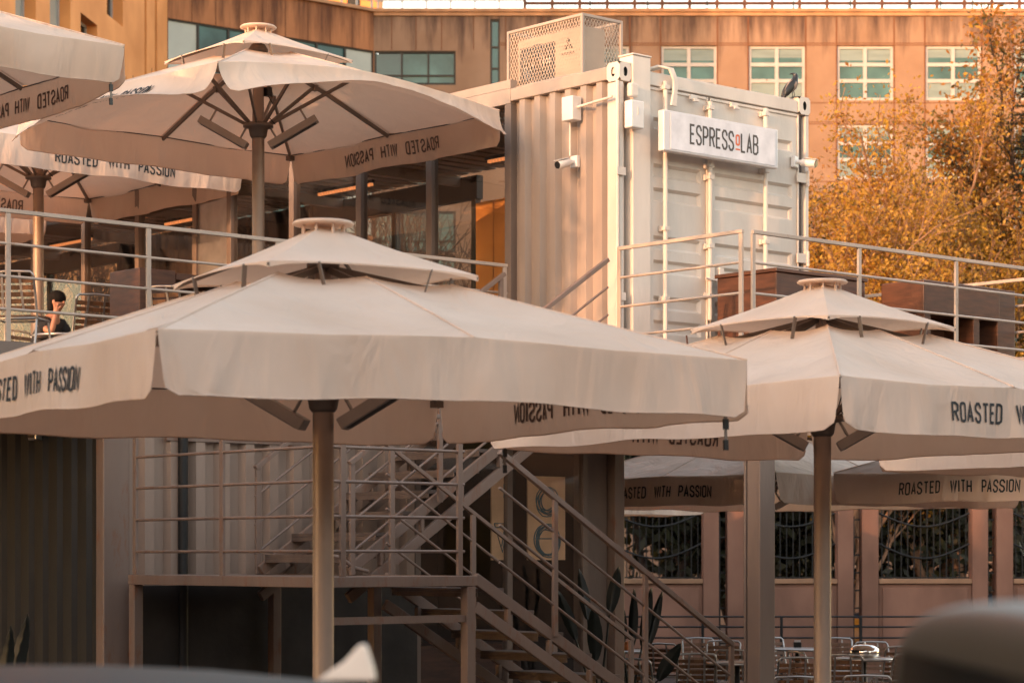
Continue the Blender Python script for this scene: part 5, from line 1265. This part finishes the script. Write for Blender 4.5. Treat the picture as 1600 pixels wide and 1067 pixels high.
tree('unseen_shade_tree', 'broad leafy tree added unseen beyond the left edge to shade the near parasol', (-7.4, 8.2, GZ), [((0, 0, 0), (0, 0, 1), 4.6, .18), ((0, 0, 0), (.1, .1, 1), 4.4, .14)], 3, [M['leaf_olive'], M['leaf_amber']], 9000, .26, M['bark_dark'], seed=44, spread=.8, twig=.8, f0=.6)  # unseen tree added to keep left sky light off parasol and wall
# ---------------------------------------------------------------- vehicles
def loft_car(name, label, loc, rz, prof, half, paint, group=None, spoiler=False):
    """prof: list of (x, z_belt, z_top, roof_half) along the length, x from tail (-) to nose (+)."""
    t = thing(name, label, 'car', loc, rz, group); mb = MB(); n = len(prof); zs = .28; rows_ = []
    for x, zb, ztop, rh, hw in prof:
        r_ = [(x, 0, zs - .02), (x, hw * .90, zs), (x, hw, zs + .18), (x, hw * 1.0, zb - .22), (x, hw * .965, zb - .02)]
        if ztop > zb + .05:
            r_ += [(x, hw * .94, zb + .03), (x, rh + (hw * .94 - rh) * .14, zb + (ztop - zb) * .88), (x, rh * .93, ztop - .045), (x, rh * .75, ztop - .008), (x, 0, ztop + .012)]
        else:
            r_ += [(x, hw * .93, zb), (x, hw * .85, zb + .015), (x, hw * .7, zb + .025), (x, hw * .45, zb + .035), (x, 0, zb + .04)]
        rows_.append(r_)
    m_ = len(rows_[0])
    for sgn in (1, -1):
        vs = [(x, sgn * y, z) for r_ in rows_ for x, y, z in r_]
        fs = [(i * m_ + j, i * m_ + j + 1, (i + 1) * m_ + j + 1, (i + 1) * m_ + j) for i in range(n - 1) for j in range(m_ - 1)]
        fs += [tuple(range(m_)), tuple(range((n - 1) * m_, n * m_))]
        mb.add(vs, fs, True)
    o = mb.obj('body', paint, t); b = bmesh.new(); b.from_mesh(o.data); bmesh.ops.remove_doubles(b, verts=b.verts, dist=1e-4); bmesh.ops.recalc_face_normals(b, faces=b.faces); b.to_mesh(o.data); b.free()
    s_ = o.modifiers.new('sub', 'SUBSURF'); s_.levels = 1; s_.render_levels = 2
    cab = [i for i in range(n) if prof[i][2] > prof[i][1] + .25]
    for sgn in (1, -1):
        mb = MB()
        for i0, i1 in zip(cab[:-1], cab[1:]):
            if i1 != i0 + 1 or prof[i1][0] - prof[i0][0] < .3: continue
            q = []
            for i, sh in ((i0, .06), (i1, -.06)):
                a, c = Vector(rows_[i][5]), Vector(rows_[i][6]); a.x += sh; c.x += sh; q += [(a, c)]
            e = Vector((0, .012, 0)); pts = [q[0][0], q[1][0], q[1][1], q[0][1]]; pts = [Vector((p.x, sgn * (p.y + .004), p.z + (.02 if k < 2 else .0))) for k, p in enumerate(pts)]
            cen = sum(pts, Vector()) / 4; pts = [p.lerp(cen, .15) for p in pts]; pts = [Vector((p.x, p.y + sgn * .004, p.z)) for p in pts]
            rp = []
            for k in range(4):
                p0_, p1_, p2_ = pts[k - 1], pts[k], pts[(k + 1) % 4]; rp += [p1_.lerp(p0_, .12), p1_.lerp((p0_ + p2_) / 2, .035), p1_.lerp(p2_, .12)]
            mb.add(rp, [tuple(range(12))])
        mb.obj('side_window', M['carglass'], t, fix=False)
    for nm, i0, i1 in (('rear_window', cab[0] - 1, max(i for i in cab if prof[i][0] < prof[cab[0]][0] + .02)), ('windscreen', cab[-1] + 1, cab[-1])):
        a, c = rows_[i0], rows_[i1]; mb = MB(); za = .06; out = -.02 if nm == 'rear_window' else .012
        pa = Vector((prof[i0][0], 0, prof[i0][1] + .05)); pc = Vector((prof[i1][0], 0, prof[i1][2] - .03)); pa = pa.lerp(pc, .22); pm_ = pa.lerp(pc, .90); ha, hc = prof[i0][4] * .78, prof[i1][3] * .80
        mb.add([(pa.x + out, -ha, pa.z), (pa.x + out, ha, pa.z), (pm_.x + out, hc * .94, pm_.z), (pm_.x + out, -hc * .94, pm_.z)], [(0, 1, 2, 3)]); mb.obj(nm, M['carglass'], t, fix=False)
    for x in (prof[0][0] + .85, prof[-1][0] - .85):
        for sgn in (1, -1):
            yy = half - .10; mb = MB(); c = (x, sgn * yy, .31)
            pts = [(.0, -.10), (.20, -.10), (.31, -.08), (.325, 0), (.31, .08), (.20, .10)]
            vs = []; k_ = 24
            for k in range(k_):
                a = 2 * math.pi * k / k_
                for r_, y in pts[1:]: vs.append((x + r_ * math.cos(a), sgn * yy + y, .325 + r_ * math.sin(a)))
            m2 = len(pts) - 1; mb.add(vs, [(k * m2 + j, ((k + 1) % k_) * m2 + j, ((k + 1) % k_) * m2 + j + 1, k * m2 + j + 1) for k in range(k_) for j in range(m2 - 1)], True); wh = mb.obj('wheel', M['tyre'], t)
            mb = MB(); mb.tube([(x, sgn * (yy + .07), .325), (x, sgn * (yy + .105), .325)], [.205, .19], 20); mb.obj('rim', M['steel'], wh)
    for sgn in (1, -1):
        mb = MB(); mb.ellipsoid((prof[0][0] + .03, sgn * half * .74, prof[0][1] - .16), (.05, .17, .08)); mb.obj('tail_light', M['redlight'], t)
        mb = MB(); mb.ellipsoid((prof[-1][0] - .10, sgn * half * .70, prof[-1][1] - .10), (.12, .18, .07)); mb.obj('headlight', M['chrome'], t)
    return t
sed = [(-2.25, .90, .90, .6, .80), (-1.95, .98, .98, .6, .86), (-1.45, 1.00, 1.02, .55, .88), (-.78, .97, 1.335, .56, .89), (.2, .95, 1.375, .58, .90), (.75, .93, 1.31, .56, .90), (1.45, .93, .95, .5, .88), (2.0, .82, .82, .5, .84), (2.25, .68, .68, .5, .76)]
sc_ = loft_car('sedan_car', 'dark blurred car in front with a bright fin aerial on its roof', (at(545, 4.9) - .62, 4.9, 0), R(180), sed, .9, M['carpaint'])
mb = MB(); prof_ = [(-.058, 0), (.066, 0), (.046, .016), (.008, .042), (-.024, .078), (-.038, .078), (-.052, .032)]
ms = []
for sgn in (-1, 1): ms += [(x, sgn * (.030 * (1 - z / .105)), z) for x, z in prof_]
k_ = len(prof_); mb.add(ms, [tuple(range(k_ - 1, -1, -1)), tuple(range(k_, 2 * k_))] + [(i, (i + 1) % k_, k_ + (i + 1) % k_, k_ + i) for i in range(k_)])
mb.obj('fin_aerial', M['silver'], sc_, .006, loc=(-.62, 0, 1.335))
suv = [(-2.26, .95, .95, .6, .80), (-2.25, 1.00, 1.02, .6, .86), (-2.24, 1.02, 1.04, .6, .88), (-2.225, 1.05, 1.50, .80, .90), (-2.215, 1.05, 1.562, .81, .905), (-2.19, 1.06, 1.578, .81, .91), (-2.0, 1.06, 1.582, .81, .915), (-1.0, 1.06, 1.585, .80, .92), (.2, 1.04, 1.585, .78, .92), (.7, 1.02, 1.53, .70, .92), (1.35, 1.02, 1.05, .6, .90), (2.0, .95, .95, .5, .86), (2.25, .75, .75, .5, .8)]
sv2 = loft_car('estate_car', 'dark blurred tall car with a roof spoiler at the lower right', (at(1420, 2.75) + 2.365, 2.95, -0.042), 0.0, suv, .92, M['suvpaint'])
for sgn in (1, -1):
    mb = MB(); mb.tube([(-1.75, sgn * .62, 1.57), (-1.6, sgn * .63, 1.605), (0, sgn * .63, 1.615), (.3, sgn * .62, 1.58)], .016, 8); mb.obj('roof_rail', M['steel'], sv2)
van = [(-2.3, 1.1, 1.9, .75, .88), (-2.2, 1.1, 2.0, .78, .9), (0, 1.1, 2.05, .8, .92), (1.0, 1.1, 2.0, .78, .92), (1.7, 1.05, 1.1, .6, .9), (2.2, .9, .9, .6, .85)]
loft_car('yellow_van', 'yellow vehicle glimpsed through the fence beside the parasol pole', (at(1292, 42.6) , 42.6, GZ - .3), R(-90), [(-2.25, 1.25, 1.25, .6, .82), (-2.1, 1.28, 1.3, .6, .88), (-1.8, 1.28, 1.75, .66, .90), (-.5, 1.28, 1.85, .68, .92), (.6, 1.28, 1.8, .68, .92), (1.3, 1.22, 1.25, .6, .90), (2.0, 1.1, 1.1, .5, .86), (2.25, .8, .8, .5, .8)], .92, M['taxi'])
loft_car('parked_car', 'dark blue parked car seen through the right fence opening', (at(1470, 41.6), 41.6, GZ), R(180), sed, .9, M['bluecar'])

for lab, x_, y_, rz_, ln, hh in (('grey terraced house row far beyond the left picture edge', -34, 10, R(90), 34, 11.0), ('grey terraced house row far beyond the right picture edge', 40, 40, R(-90), 60, 11.0)):
    h_ = thing('terraced_house', lab, 'house', (x_, y_, GZ), rz_)
    mb = MB(); wall_open(mb, 0, ln, 0, hh, [(x, x + 1.3, z, z + 1.8) for x in range(2, ln - 2, 4) for z in (1.2, 4.6, 8.0)], .2)
    mb.add([(0, 0, hh), (ln, 0, hh), (ln, 9, hh), (0, 9, hh)], [(0, 1, 2, 3)]); mb.add([(0, 0, 0), (0, 9, 0), (0, 9, hh), (0, 0, hh)], [(0, 1, 2, 3)]); mb.add([(ln, 0, 0), (ln, 9, 0), (ln, 9, hh), (ln, 0, hh)], [(0, 1, 2, 3)])
    mb.obj('wall', M['houseface'], h_, fix=False)
    mb = MB()
    for x in range(2, ln - 2, 4):
        for z in (1.2, 4.6, 8.0): mb.box(x, x + 1.3, .17, .20, z, z + 1.8)
    mb.obj('window_glass', M['carglass'], h_)
    mb = MB(); mb.box(-.3, ln + .3, -.3, 9.3, hh + .003, hh + .25); mb.obj('roof', M['coping'], h_)
# ---------------------------------------------------------------- houses across the street (behind the viewer, they shade the terrace)
ob = thing('street_house', 'unseen long grey house behind the viewer that shades the terrace', 'house', (-28, -26, 0), R(0))
OH = 12.0
mb = MB(); wall_open(mb, -50, 70, 0, OH, [(x, x + 1.4, z, z + 1.9) for x in range(-48, 68, 4) for z in (1.2, 4.6, 8.0)], -.25, 0.0)
mb.add([(-50, 0, OH), (70, 0, OH), (70, -12, OH), (-50, -12, OH)], [(0, 1, 2, 3)]); mb.add([(-50, -12, 0), (70, -12, 0), (70, -12, OH), (-50, -12, OH)], [(0, 1, 2, 3)])
mb.obj('wall', M['asphalt'], ob, fix=False)
mb = MB(); mb.box(-50.3, 70.3, -12.3, .3, OH + .003, OH + .3); mb.obj('roof', M['coping'], ob)
mb = MB()
for x in range(-48, 68, 4):
    for z in (1.2, 4.6, 8.0): mb.box(x, x + 1.4, -.22, -.18, z, z + 1.9)
mb.obj('window_glass', M['carglass'], ob)
